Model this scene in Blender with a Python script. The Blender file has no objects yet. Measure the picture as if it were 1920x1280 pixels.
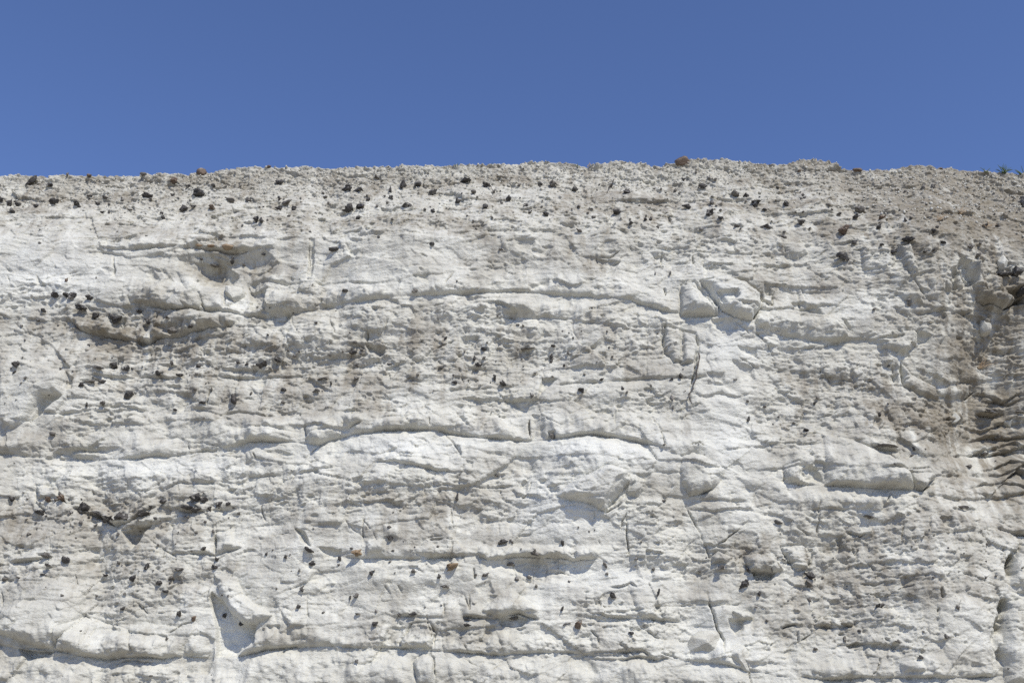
import bpy, math, random
import numpy as np
from mathutils import Vector, Matrix, Euler

# ------------------------------------------------------------------ camera, sky, sun, exposure
SC = bpy.context.scene
COL = SC.collection
CAM = np.array([0.0, 0.0, 1.6])
PITCH = math.radians(24.0)
LENS = 35.0
cam_data = bpy.data.cameras.new('camera')
cam_data.lens = LENS
cam_data.sensor_width = 36.0
cam_data.clip_end = 3000
cam = bpy.data.objects.new('camera', cam_data)
cam.location = CAM
cam.rotation_euler = (math.pi / 2 + PITCH, 0, 0)
COL.objects.link(cam)
SC.camera = cam

SUN = Vector((0.33, -0.62, 0.71)).normalized()
world = bpy.data.worlds.new('World')
SC.world = world
world.use_nodes = True
wn = world.node_tree.nodes
sky = wn.new('ShaderNodeTexSky')
sky.sky_type = 'NISHITA'
sky.sun_disc = False
sky.sun_elevation = math.asin(SUN.z)
sky.sun_rotation = math.atan2(SUN.x, SUN.y)
sky.air_density = 0.9
sky.dust_density = 0.0
sky.ozone_density = 8.0
wb = wn.new('ShaderNodeMix'); wb.data_type = 'RGBA'; wb.blend_type = 'MULTIPLY'; wb.inputs[0].default_value = 1.0
wb.inputs[7].default_value = (1.08, .935, 1.0, 1)
world.node_tree.links.new(sky.outputs[0], wb.inputs[6])
world.node_tree.links.new(wb.outputs[2], wn['Background'].inputs[0])
wn['Background'].inputs[1].default_value = 0.15
sd = bpy.data.lights.new('sun', 'SUN')
sd.energy = 4.1
sd.angle = math.radians(0.53)
sd.color = (1.0, 0.95, 0.87)
so = bpy.data.objects.new('sun', sd)
so.rotation_euler = SUN.to_track_quat('Z', 'Y').to_euler()
so.location = (8, -12, 30)
COL.objects.link(so)
SC.view_settings.view_transform = 'Standard'
SC.view_settings.look = 'None'
SC.view_settings.gamma = 1.0
SC.view_settings.exposure = 0.10
SC.cycles.use_denoising = False
SC.cycles.max_bounces = 6
SC.cycles.diffuse_bounces = 5
SC.cycles.sample_clamp_indirect = 3.0

# ------------------------------------------------------------------ camera mapping (photo is 1920 x 1280)
W, H = 1920.0, 1280.0
FPX = LENS / 36.0 * W
cp, sp = math.cos(PITCH), math.sin(PITCH)
def project(x, y, z):
    dz = z - CAM[2]
    depth = y * cp + dz * sp
    up = dz * cp - y * sp
    return W / 2 + FPX * x / depth, H / 2 - FPX * up / depth
def ray(px, py):
    a = (np.asarray(px, float) - W / 2) / FPX
    b = (H / 2 - np.asarray(py, float)) / FPX
    return a, cp - b * sp, sp + b * cp            # x, y, z direction
TILES = {'A': (0, 260, 2.9766), 'B': (640, 260, 2.9766), 'C': (1280, 260, 2.9766), 'D': (0, 640, 2.9766),
         'E': (640, 640, 2.9766), 'F': (1280, 640, 2.9766), 'G': (0, 940, 3.0), 'H': (640, 940, 3.0), 'I': (1280, 940, 3.0),
         'P': (0, 0, 1.0)}
def T(t, pts):
    ox, oy, s = TILES[t]
    return [(ox + p[0] / s, oy + p[1] / s) for p in pts]

# ------------------------------------------------------------------ noise
def _hash(ix, iy, seed):
    h = (ix.astype(np.uint32) * np.uint32(374761393) + iy.astype(np.uint32) * np.uint32(668265263)
         + np.uint32((seed * 2246822519) & 0xFFFFFFFF))
    h = (h ^ (h >> np.uint32(13))) * np.uint32(1274126177)
    h ^= h >> np.uint32(16)
    h = h * np.uint32(2654435761)
    return h ^ (h >> np.uint32(15))
def _u(h):
    return (h & np.uint32(0xFFFFFF)).astype(np.float32) / np.float32(16777216.0)
def perlin(x, y, seed=0):
    fx0 = np.floor(x); fy0 = np.floor(y)
    ix = fx0.astype(np.int64).astype(np.int32); iy = fy0.astype(np.int64).astype(np.int32)
    fx = (x - fx0).astype(np.float32); fy = (y - fy0).astype(np.float32)
    u = fx * fx * fx * (fx * (fx * 6 - 15) + 10); v = fy * fy * fy * (fy * (fy * 6 - 15) + 10)
    def g(dx, dy):
        a = _u(_hash(ix + dx, iy + dy, seed)) * np.float32(6.2831853)
        return np.cos(a) * (fx - dx) + np.sin(a) * (fy - dy)
    a = g(0, 0); b = g(1, 0); c = g(0, 1); d = g(1, 1)
    return 1.5 * ((a * (1 - u) + b * u) * (1 - v) + (c * (1 - u) + d * u) * v)
def fbm(x, y, seed=0, octv=4, gain=0.5):
    r = 0; a = 1.0; n = 0
    for k in range(octv):
        r = r + a * perlin(x * (2.03 ** k) + 17.3 * k, y * (2.03 ** k) - 9.1 * k, seed + k * 7)
        n += a; a *= gain
    return r / n
def worley(x, y, seed=0, jit=0.9):
    """F1, F2, random a, b, c of the nearest cell, offset to the nearest point"""
    fx0 = np.floor(x); fy0 = np.floor(y)
    ix = fx0.astype(np.int64).astype(np.int32); iy = fy0.astype(np.int64).astype(np.int32)
    fx = (x - fx0).astype(np.float32); fy = (y - fy0).astype(np.float32)
    f1 = np.full(x.shape, 9, np.float32); f2 = f1.copy()
    ox = np.zeros_like(f1); oy = np.zeros_like(f1); hh = np.zeros(x.shape, np.uint32)
    for j in (-1, 0, 1):
        for i in (-1, 0, 1):
            h = _hash(ix + i, iy + j, seed)
            ax = i + 0.5 + jit * (_u(h) - 0.5) - fx
            ay = j + 0.5 + jit * (_u(h * np.uint32(2891336453) ^ (h >> np.uint32(7))) - 0.5) - fy
            d = ax * ax + ay * ay
            m = d < f1
            f2 = np.where(m, f1, np.minimum(f2, d))
            f1 = np.where(m, d, f1); ox = np.where(m, ax, ox); oy = np.where(m, ay, oy); hh = np.where(m, h, hh)
    r1 = _u(hh * np.uint32(747796405) ^ (hh >> np.uint32(9))); r2 = _u(hh * np.uint32(277803737) ^ (hh >> np.uint32(11)))
    r3 = _u(hh * np.uint32(1597334677) ^ (hh >> np.uint32(5)))
    return np.sqrt(f1), np.sqrt(f2), r1, r2, r3, -ox, -oy
def sstep(a, b, x):
    t = np.clip((x - a) / (b - a), 0, 1)
    return t * t * (3 - 2 * t)

# ------------------------------------------------------------------ the cliff: base grid
Y0 = 16.0            # distance to the foot of the face
Y_RIM = 17.3         # the crumbling top leans back
RIM = [(-500, 330), (0, 328), (180, 329), (350, 327), (395, 318), (450, 314), (520, 311), (570, 312), (620, 317), (660, 314), (800, 310), (960, 306),
       (1015, 300), (1060, 305), (1090, 312), (1115, 311), (1160, 302), (1200, 304), (1230, 308), (1270, 303), (1310, 297),
       (1400, 302), (1470, 309), (1495, 301), (1525, 298), (1560, 307), (1600, 318), (1650, 318), (1680, 315), (1710, 310), (1760, 314),
       (1860, 322), (1920, 326), (2400, 330)]
rx, ry, rz = ray([p[0] for p in RIM], [p[1] for p in RIM])
RIM_X = rx / ry * Y_RIM
RIM_Z = CAM[2] + rz / ry * Y_RIM
NC, NM = 1400, 40
NR = 800
uc = np.linspace(-1, 1, NC)
gm = 1 + (np.cumsum(np.linspace(0.0016, 0.075, NM)))
uc = np.concatenate([-gm[::-1], uc, gm])
# rows: coarse foot, fine face, plateau
low_rows = np.linspace(-0.4, 2.55, 28)[:-1]
RIM_MEAN = float(np.interp(0, RIM_X, RIM_Z))
vf = np.linspace(0, 1, NR)
NP_ = 34
nrow = len(low_rows) + NR + NP_
ncol = len(uc)
Xg = np.zeros((nrow, ncol)); Yg = np.zeros((nrow, ncol)); Zg = np.zeros((nrow, ncol))
def width_at(z):
    return 8.15 + (z - 2.55) / (RIM_MEAN - 2.55) * (10.75 - 8.15)
zr_row = np.zeros((nrow, ncol))
k = 0
for z in low_rows:
    Xg[k] = uc * 8.15; Zg[k] = z; k += 1
topX = uc * 10.75
_dense = np.linspace(-30, 30, 6001)
_zd = np.interp(_dense, RIM_X, RIM_Z)
_zd = np.convolve(np.pad(_zd, 30, mode='edge'), np.hanning(61) / np.hanning(61).sum(), mode='valid')
zrim = np.interp(topX, _dense, _zd)
for v in vf:
    z = 2.55 + v * (zrim - 2.55)
    Xg[k] = uc * (8.15 + v * (10.75 - 8.15)); Zg[k] = z; k += 1
back = np.concatenate([np.linspace(0.02, 0.5, 18), np.geomspace(0.6, 45, NP_ - 18)])
K_RIM = k - 1
for b in back:
    Xg[k] = topX * (1 + b * 0.01); Zg[k] = zrim - 0.06 * b - 0.05 * min(b, 1.0); k += 1
# depth of the face: near vertical, leaning back in the crumbled top metre and a half
zt = np.concatenate([np.full(len(low_rows), -1.0), vf, np.full(NP_, 1.0)])[:, None] * np.ones((1, ncol))
hz = (zrim[None, :] - Zg)
Yg[:] = Y0 + 0.012 * (Zg - 3.0) * (zt <= 1)
lean = sstep(2.6, 0.0, hz) * (Y_RIM - (Y0 + 0.012 * (zrim[None, :] - 3.0)))
Yg += lean
for j, b in enumerate(back):
    Yg[K_RIM + 1 + j] = Y_RIM + b

X = Xg.astype(np.float32); Z = Zg.astype(np.float32)
# --- macro relief (metres outward, +) : broad buttresses and gullies given by where the photo shows them
px, py = project(Xg, Yg, Zg)
macro = 0.16 * fbm(X / 3.4, Z / 4.2, 3, 3) + 0.11 * fbm(X / 1.15, Z / 0.95, 5, 3) + .045 * fbm(X / .6, Z / .5, 8, 2)
def gauss(cx, cy, sx, sy, a, rot=0):
    dx = px - cx; dy = py - cy
    c, s = math.cos(math.radians(rot)), math.sin(math.radians(rot))
    x2 = (dx * c + dy * s) / sx; y2 = (-dx * s + dy * c) / sy
    return a * np.exp(-0.5 * (x2 * x2 + y2 * y2))
for g in [(740, 870, 110, 110, .30), (1130, 850, 150, 150, .34), (990, 830, 45, 120, -.16), (180, 1080, 26, 140, -.30), (60, 1130, 110, 90, .22),
          (760, 520, 110, 80, .26), (620, 500, 40, 90, -.16), (470, 510, 70, 45, -.22), (1000, 440, 160, 50, .10),
          (1905, 780, 95, 120, -1.35), (1880, 600, 40, 80, -.12, 25), (1700, 500, 90, 110, .22), (1780, 470, 50, 60, .22),
          (1560, 880, 140, 60, .20), (1750, 1080, 90, 160, .36), (1590, 1080, 70, 100, -.22), (1300, 1060, 30, 130, -.20),
          (1380, 560, 90, 60, .22), (1200, 640, 20, 120, -.08), (1540, 610, 90, 40, .15),
          (250, 640, 160, 40, -.18), (330, 560, 80, 30, .10), (90, 700, 100, 60, .18), (230, 720, 70, 50, -.10),
          (560, 1130, 80, 90, .20), (1000, 1110, 110, 50, .12), (1330, 780, 60, 90, .15), (1480, 780, 70, 80, -.10),
          (640, 960, 120, 60, .12), (450, 1000, 50, 70, -.10), (1440, 980, 90, 60, .08), (1110, 920, 70, 50, .16)]:
    macro = macro + .8 * gauss(*g)
top_fade = np.clip((zt <= 1) * 1.0, 0, 1)
face = np.where(zt > 1, 0, 1) * sstep(-0.05, 0.5, hz + 0.0)
face[K_RIM + 1:] = 0
macro = macro * (0.15 + 0.85 * sstep(0.0, 1.2, hz))
macro[K_RIM + 1:] = macro[K_RIM][None, :] * 0.98
Yg -= macro
px, py = project(Xg, Yg, Zg)
PX, PY = px.ravel(), py.ravel()

# --- detail, in metres outward, traced where the photo shows it
D = np.zeros(px.shape, np.float32)
Df = D.ravel()
wig1 = (3.6 * fbm(X / 0.32, Z / 1.2, 11, 5, .62)).ravel()
wig2 = fbm(X / 0.75, Z / 1.0, 12, 4, .6).ravel()
wig3 = fbm(X / 0.28, Z / 0.5, 13, 3).ravel()
wigx = (4.0 * fbm(X / 0.25, Z / 0.25, 14, 4, .65)).ravel()
wigy = (4.0 * fbm(X / 0.25, Z / 0.25, 15, 4, .65)).ravel()
def ledge(pts, over=.10, up=45, lip=.07, low=26, crev=.05, r=9, wig=1.0, taper=30):
    pts = sorted(pts)
    xs = np.array([p[0] for p in pts], float); ys = np.array([p[1] for p in pts], float)
    idx = np.nonzero((PX > xs[0] - taper) & (PX < xs[-1] + taper) & (PY > ys.min() - up - 10) & (PY < ys.max() + low * 3.6 + 10))[0]
    if not len(idx): return
    x = PX[idx]
    t = np.interp(x, xs, ys) + wig * wig1[idx] - PY[idx]
    e = sstep(xs[0] - taper * .5, xs[0] + taper, x) * (1 - sstep(xs[-1] - taper, xs[-1] + taper * .5, x))
    if xs[0] < 5: e = 1 - sstep(xs[-1] - taper, xs[-1] + taper * .5, x)
    if xs[-1] > 1915: e = e * 0 + sstep(xs[0] - taper * .5, xs[0] + taper, x) if xs[0] > 5 else e * 0 + 1
    m = np.clip(0.75 + 1.7 * wig2[idx] + .5 * wig3[idx], .05, 1.5)
    r = r * np.clip(.8 + 1.2 * wig3[idx], .35, 1.6)
    q = np.sqrt(np.clip(1 - (1 - np.clip(t / r, 0, 1)) ** 2, 0, 1)) * (1 - sstep(r, up, t)) * (t > 0)
    s = -t
    l = sstep(0, low * 1.1, s) * (1 - sstep(low * 1.1, low * 3.6, s)) * (s > 0) * .8
    cv = np.exp(-(t / 2.0) ** 2)
    Df[idx] += e * (.85 * over * m * q + lip * m * l - crev * cv * m)
def seg_dist(x, y, pts):
    d = np.full(x.shape, 1e9); tt = np.zeros(x.shape)
    n = len(pts) - 1
    for i in range(n):
        (x0, y0), (x1, y1) = pts[i], pts[i + 1]
        vx, vy = x1 - x0, y1 - y0
        L = vx * vx + vy * vy + 1e-9
        t = np.clip(((x - x0) * vx + (y - y0) * vy) / L, 0, 1)
        q = np.hypot(x - x0 - t * vx, y - y0 - t * vy)
        m = q < d
        d = np.where(m, q, d); tt = np.where(m, (i + t) / n, tt)
    return d, tt
def crack(pts, depth=.06, w=2.2, wig=1.0, step=0.0):
    ax = [p[0] for p in pts]; ay = [p[1] for p in pts]
    idx = np.nonzero((PX > min(ax) - 20) & (PX < max(ax) + 20) & (PY > min(ay) - 20) & (PY < max(ay) + 20))[0]
    w = max(w * .55, 1.15) if w < 4.5 else w * .8
    depth = depth * .9
    d, t = seg_dist(PX[idx] + wig * .9 * wigx[idx], PY[idx] + wig * .9 * wigy[idx], pts)
    Df[idx] -= depth * np.exp(-(d / w) ** 2) * np.clip(np.minimum(t, 1 - t) * 5 + .1, 0, 1) * np.clip(.65 + 2.2 * wig3[idx], .1, 1.3)
def poly_sd(x, y, P):
    n = len(P)
    d, _ = seg_dist(x, y, P + [P[0]])
    ins = np.zeros(x.shape, bool)
    for i in range(n):
        (x0, y0), (x1, y1) = P[i], P[(i + 1) % n]
        c = ((y0 > y) != (y1 > y)) & (x < (x1 - x0) * (y - y0) / (y1 - y0 + 1e-12) + x0)
        ins ^= c
    return np.where(ins, d, -d)
def block(P, a=.12, r=14, gx=0.0, gy=0.0, wig=1.0, seam=0.0):
    """P polygon in photo pixels; a metres proud (negative = hollow); gx, gy extra metres across 100 px"""
    ax = [p[0] for p in P]; ay = [p[1] for p in P]
    idx = np.nonzero((PX > min(ax) - 15) & (PX < max(ax) + 15) & (PY > min(ay) - 15) & (PY < max(ay) + 15))[0]
    if not len(idx): return
    x = PX[idx] + wig * wigx[idx]; y = PY[idx] + wig * wigy[idx]
    s = poly_sd(x, y, P)
    cx, cy = sum(ax) / len(ax), sum(ay) / len(ay)
    u_ = np.clip(s / (r * .75), 0, 1)
    q = .5 * u_ + .5 * np.sqrt(np.clip(1 - (1 - u_) ** 2, 0, 1))
    Df[idx] += .8 * q * (a + gx * (x - cx) / 100 + gy * (y - cy) / 100)
    if seam: Df[idx] -= seam * np.exp(-(s / 2.4) ** 2)

# ---- bedding joints
ledge(T('D', [(0, 625), (100, 628), (190, 645), (520, 655), (700, 658), (850, 640), (1060, 628), (1150, 608), (1270, 608), (1330, 585), (1420, 572)]), .09, 50, .10, 34, .03, 14)
ledge(T('D', [(1250, 600), (1400, 562), (1560, 560), (1720, 568), (1780, 580), (1905, 535)]) + T('E', [(60, 520), (200, 497), (380, 490), (550, 495), (650, 520), (860, 546), (1040, 561), (1150, 547), (1320, 520), (1450, 520), (1600, 545), (1700, 562), (1810, 602)]), .15, 62, .10, 30, .08, 12)
ledge(T('E', [(1780, 600), (1900, 640)]) + T('F', [(60, 622), (120, 640), (180, 690), (240, 722)]), .10, 40, .08, 30, .04, 14)
ledge(T('F', [(570, 785), (650, 797), (780, 805), (900, 800), (1050, 810), (1180, 818), (1290, 828)]), .15, 85, .12, 28, .04, 10)
ledge(T('F', [(1360, 850), (1480, 875), (1530, 890), (1640, 885), (1760, 880), (1905, 850)]), .10, 30, .10, 22, .04, 8)
ledge(T('F', [(560, 945), (800, 945), (1000, 945), (1130, 940)]), .05, 40, .02, 16, .03, 8)
ledge(T('A', [(700, 905), (930, 945), (1100, 950), (1250, 972), (1380, 985), (1500, 995), (1620, 985), (1700, 960), (1880, 930)]), .17, 55, .12, 30, .05, 14)
ledge(T('A', [(1800, 945), (1900, 925)]) + T('B', [(140, 905), (380, 877), (600, 864), (860, 860), (1040, 857), (1250, 872), (1450, 882), (1600, 892), (1700, 935), (1800, 960), (1900, 975)]), .10, 46, .10, 26, .03, 12)
ledge(T('C', [(0, 990), (100, 985), (200, 978)]), .12, 40, .1, 24, .05, 10)
ledge(T('C', [(380, 1015), (480, 1062), (560, 1100), (700, 1130), (880, 1142), (940, 1108)]), .11, 60, .06, 24, .03, 16)
ledge(T('B', [(720, 998), (820, 1008), (900, 1000), (1150, 1005), (1300, 1020), (1450, 1040), (1560, 1054), (1700, 1056)]), .08, 36, .08, 24, .02, 12)
ledge(T('A', [(380, 1000), (450, 1070), (560, 1095), (700, 1128), (840, 1145), (880, 1120), (1000, 1112), (1080, 1090), (1250, 1062), (1330, 1035)]), .20, 40, .06, 30, .08, 9)
ledge(T('A', [(640, 622), (760, 612), (900, 608), (1050, 603), (1200, 622), (1300, 632), (1500, 607), (1560, 620)]), .13, 30, -.02, 20, .06, 6)
ledge(T('D', [(480, 190), (700, 203), (960, 207), (1200, 197), (1400, 206), (1480, 202), (1600, 192), (1800, 180)]), .06, 26, .05, 20, .04, 7)
ledge(T('E', [(190, 672), (300, 672), (360, 685), (450, 702), (560, 727), (640, 737)]), .10, 20, .05, 20, .05, 7)
ledge(T('E', [(850, 745), (940, 740), (1010, 737)]), .07, 18, .05, 18, .03, 6)
ledge(T('D', [(780, 895), (830, 875), (930, 822), (1000, 792), (1150, 797), (1250, 783), (1380, 762), (1600, 747), (1900, 702)]), .07, 22, .06, 18, .04, 6)
ledge(T('H', [(0, 310), (200, 316), (380, 320), (560, 312), (780, 297)]), .07, 26, .05, 20, .05, 6)
ledge(T('H', [(770, 300), (820, 328), (900, 318), (1000, 307), (1150, 312), (1300, 327), (1440, 318)]), .20, 26, -.03, 34, .05, 6, taper=12)
ledge(T('H', [(330, 640), (420, 637), (500, 652), (600, 652)]), .06, 22, .05, 18, .05, 6, taper=12)
ledge(T('H', [(680, 652), (800, 656), (860, 662), (920, 642), (1000, 629), (1060, 652), (1110, 660)]), .10, 30, .05, 18, .07, 7, taper=12)
ledge(T('H', [(1380, 622), (1500, 642), (1650, 652), (1740, 652), (1800, 667), (1910, 677)]), .08, 24, .06, 18, .05, 6)
ledge(T('G', [(0, 808), (100, 828), (200, 822), (300, 832), (440, 862), (560, 884), (700, 878), (850, 872), (900, 882), (1080, 868), (1230, 882), (1320, 878), (1420, 848), (1500, 832), (1650, 818), (1800, 812), (1900, 816)]), .16, 60, .14, 34, .05, 14)
ledge(T('G', [(1850, 814)]) + T('H', [(0, 816), (130, 826), (240, 821), (320, 821), (500, 837), (720, 852), (900, 862), (1180, 847), (1400, 852), (1700, 842), (1750, 882), (1800, 902)]), .09, 44, .13, 36, .04, 10)
ledge(T('I', [(0, 895), (100, 900), (200, 907), (430, 962), (540, 977), (700, 987), (830, 1003), (1000, 987), (1150, 987), (1350, 992), (1650, 987), (1800, 975)]), .12, 50, .10, 34, .04, 14)
ledge(T('G', [(60, 345), (180, 327), (230, 317), (320, 312)]), .07, 20, .04, 16, .05, 5, taper=14)
ledge(T('G', [(980, 290), (1100, 291), (1210, 302), (1330, 263), (1360, 258)]), .07, 22, .04, 16, .06, 5, taper=14)
ledge(T('D', [(410, 925), (480, 960), (560, 978), (640, 1025), (720, 1005), (780, 965), (900, 905)]), .13, 30, .04, 20, .06, 8, taper=14)
ledge(T('D', [(1000, 945), (1100, 950), (1200, 945), (1290, 935)]), .10, 22, .05, 18, .04, 7, taper=14)
ledge(T('E', [(600, 275), (700, 272), (815, 262), (960, 258)]), .05, 16, .02, 16, .05, 5, taper=10)
ledge(T('F', [(1060, 575), (1120, 600), (1210, 605)]), .13, 14, .02, 16, .06, 5, taper=8)
ledge(T('F', [(1600, 620), (1680, 650), (1800, 630), (1905, 590)]), .16, 24, .08, 16, .10, 6)
ledge(T('F', [(1640, 405), (1720, 420), (1780, 410)]), .16, 18, .06, 14, .10, 5, taper=12)
ledge(T('F', [(1600, 560), (1700, 545), (1800, 560), (1905, 540)]), .14, 22, .06, 14, .08, 5)
ledge(T('F', [(1700, 480), (1800, 470), (1905, 455)]), .12, 20, .06, 14, .06, 5)
ledge(T('F', [(1680, 200), (1780, 195), (1905, 190)]), .07, 20, .06, 14, .03, 5)
ledge(T('F', [(1640, 740), (1760, 760), (1905, 700)]), .06, 20, .05, 14, .03, 5)
ledge(T('C', [(1660, 905), (1780, 960), (1830, 930), (1905, 880)]), .20, 40, .02, 30, .12, 12, taper=14)
ledge(T('F', [(1490, 935), (1590, 945), (1640, 950)]), .10, 16, .04, 14, .06, 5, taper=8)
ledge(T('F', [(1750, 1045), (1840, 1078), (1905, 1080)]), .22, 20, -.05, 18, .12, 6, taper=8)
# extra thin irregular bedding partings over the whole face
rng = random.Random(5)
for i in range(46):
    y = rng.uniform(430, 1270); x0 = rng.uniform(-150, 1800); L = rng.uniform(70, 300)
    n = 6; dy = rng.uniform(-.06, .06)
    ledge([(x0 + L * q / n, y + dy * L * q / n + rng.uniform(-5, 5)) for q in range(n + 1)], rng.uniform(.02, .06), rng.uniform(12, 26), rng.uniform(.015, .04), rng.uniform(10, 18), rng.uniform(.01, .045), rng.uniform(4, 8), 1.4, taper=22)

for i in range(8):
    y = rng.uniform(640, 930); x0 = rng.uniform(1780, 1860)
    ledge([(x0 + (1960 - x0) * q / 5, y + rng.uniform(-14, 14) - 3 * q) for q in range(6)], rng.uniform(.05, .12), rng.uniform(10, 20), rng.uniform(.0, .04), 12, rng.uniform(.03, .08), rng.uniform(3, 6), 1.5, taper=16)

# ---- hollows and blocks
block(T('A', [(980, 650), (1180, 630), (1480, 615), (1560, 690), (1500, 800), (1480, 900), (1420, 970), (1250, 955), (1230, 860), (1100, 800), (1000, 720)]), -.16, 36, 0, .02)
block(T('A', [(1080, 680), (1230, 680), (1330, 740), (1300, 800), (1200, 830), (1120, 820)]), -.20, 18, .06, 0, 1.2)
block(T('A', [(1378, 830), (1480, 850), (1490, 950), (1400, 972)]), -.18, 10, 0, 0, .8)
block(T('A', [(1340, 640), (1500, 620), (1520, 720), (1440, 760), (1360, 720)]), -.06, 16, 0, -.05); block(T('A', [(1380, 730), (1480, 720), (1560, 790), (1500, 860), (1420, 830)]), .09, 16, 0, .12)
block(T('A', [(1170, 630), (1260, 640), (1330, 660), (1280, 690), (1200, 670)]), .10, 8, 0, .2); block(T('A', [(990, 740), (1060, 730), (1120, 850), (1060, 870), (1010, 800)]), .09, 14, 0, .1)
block(T('A', [(1100, 850), (1240, 840), (1250, 960), (1150, 960)]), .08, 14, 0, .12, 1, .03)
block(T('A', [(1540, 850), (1680, 880), (1690, 950), (1600, 985), (1480, 970), (1480, 910)]), .26, 18, 0, .15)
block(T('A', [(800, 740), (850, 730), (910, 805), (850, 795)]), -.06, 8); block(T('A', [(890, 720), (925, 735), (975, 800), (930, 790)]), -.06, 8)
block(T('A', [(200, 760), (265, 830), (200, 815)]), -.10, 7, 0, 0, .5)
block(T('A', [(560, 720), (650, 725), (640, 760), (590, 755)]), -.05, 8)
block(T('A', [(550, 570), (650, 605), (640, 620), (560, 610)]), .09, 8, 0, .2)
block(T('A', [(1680, 780), (1780, 790), (1760, 880), (1660, 850)]), .12, 14, .05, .1); block(T('A', [(1720, 545), (1760, 560), (1745, 770), (1715, 770)]), -.10, 8)
block(T('A', [(960, 960), (1130, 950), (1200, 990), (1080, 1040), (940, 1030)]), .10, 14, 0, .1); block(T('A', [(1110, 1030), (1230, 1010), (1240, 1050), (1120, 1080)]), .12, 10, 0, .15)
block(T('A', [(600, 990), (700, 1000), (690, 1070), (610, 1075)]), -.14, 10); block(T('A', [(860, 1060), (960, 1040), (1030, 1060), (960, 1115), (880, 1090)]), -.12, 10)
block(T('A', [(40, 850), (240, 865), (180, 920), (60, 900)]), .07, 14, 0, .1)
block(T('B', [(960, 545), (1020, 540), (1190, 600), (1150, 660), (1030, 640), (960, 600)]), -.10, 14, 0, -.06); block(T('B', [(1080, 560), (1160, 590), (1120, 625), (1060, 610)]), .08, 10)
block(T('B', [(100, 500), (200, 480), (290, 515), (200, 540), (110, 530)]), .10, 10, 0, .2); block(T('B', [(40, 545), (130, 540), (120, 570), (50, 570)]), .08, 10, 0, .2)
block(T('B', [(730, 960), (850, 930), (970, 1000), (840, 1008), (740, 985)]), -.10, 12, 0, -.1); block(T('B', [(700, 890), (770, 900), (740, 930), (690, 925)]), -.06, 8)
block(T('B', [(1040, 830), (1160, 790), (1150, 830), (1060, 850)]), -.06, 8); block(T('B', [(430, 720), (490, 740), (480, 790), (430, 770)]), -.06, 8)
block(T('B', [(1450, 370), (1555, 380), (1560, 440), (1520, 490), (1450, 410)]), -.12, 10); block(T('B', [(1330, 780), (1430, 775), (1420, 800), (1340, 805)]), -.05, 7)
block(T('B', [(660, 1100), (770, 1100), (750, 1170), (670, 1160)]), -.10, 10); block(T('B', [(140, 1150), (250, 1160), (230, 1230), (150, 1200)]), -.12, 10)
block(T('B', [(950, 1080), (1110, 1060), (1180, 1110), (1100, 1140), (960, 1130)]), -.08, 14)
block(T('B', [(1790, 1050), (1905, 1060), (1905, 1240), (1860, 1250), (1800, 1180)]), .10, 14, 0, .1, 1, .05)
block(T('C', [(-10, 1060), (70, 1090), (90, 1160), (60, 1250), (-10, 1260)]), .12, 14, 0, .12, 1, .05)
block(T('C', [(-10, 820), (60, 800), (140, 900), (200, 975), (60, 985), (-10, 985)]), .16, 22, 0, .15, 1, .05)
block(T('C', [(110, 700), (220, 700), (320, 775), (240, 770), (120, 780)]), -.10, 10)
block(T('C', [(100, 800), (240, 765), (350, 800), (440, 860), (435, 950), (380, 1015), (300, 1000), (230, 960), (160, 870)]), .30, 18, 0, .25, 1, .06)
block(T('C', [(180, 870), (300, 860), (310, 900), (260, 945), (215, 930)]), -.16, 5, 0, 0, .4)
block(T('C', [(310, 930), (430, 880), (430, 960), (390, 1005), (330, 1005)]), -.06, 8)
block(T('C', [(160, 1000), (290, 1000), (300, 1070), (220, 1075), (160, 1050)]), -.10, 8)
block(T('C', [(490, 940), (600, 930), (800, 990), (920, 1060), (910, 1130), (760, 1135), (560, 1095), (480, 1040)]), .10, 26, 0, .15)
block(T('C', [(600, 912), (680, 910), (760, 950), (790, 992), (700, 975), (620, 950)]), -.13, 7); block(T('C', [(880, 1000), (910, 1010), (955, 1080), (910, 1060)]), -.09, 7)
block(T('C', [(1100, 1110), (1210, 1110), (1300, 1060), (1310, 1140), (1240, 1200), (1120, 1160)]), .16, 10, 0, .25); block(T('C', [(1310, 1060), (1400, 1090), (1370, 1140), (1315, 1150)]), -.12, 8)
block(T('C', [(440, 850), (510, 860), (500, 930), (450, 910)]), .10, 8, 0, 0, 1, .05); block(T('C', [(410, 1000), (480, 1010), (490, 1070), (410, 1040)]), .10, 8)
block(T('C', [(800, 560), (840, 570), (830, 620), (790, 605)]), .06, 6); block(T('C', [(720, 400), (830, 400), (850, 470), (760, 480)]), .08, 14)
block(T('C', [(550, 560), (660, 560), (700, 640), (640, 670), (580, 660)]), .14, 16, 0, .2); block(T('C', [(480, 540), (570, 550), (570, 640), (500, 600)]), .08, 12, 0, .15)
block(T('C', [(990, 600), (1160, 600), (1190, 700), (1140, 725), (1010, 725)]), .12, 14, 0, .15); block(T('C', [(1200, 600), (1270, 590), (1330, 760), (1280, 770), (1230, 680)]), .20, 12)
block(T('C', [(1180, 840), (1330, 850), (1340, 920), (1240, 905)]), .14, 14, 0, .25); block(T('C', [(1360, 870), (1440, 800), (1500, 920), (1430, 920)]), .14, 16)
block(T('C', [(1340, 760), (1480, 770), (1510, 850), (1400, 860)]), .12, 16, 0, .15)
block(T('C', [(1500, 760), (1560, 650), (1640, 700), (1640, 800), (1590, 840), (1500, 850)]), -.22, 10); block(T('C', [(1540, 740), (1570, 700), (1580, 830), (1530, 850)]), .16, 8)
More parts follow.
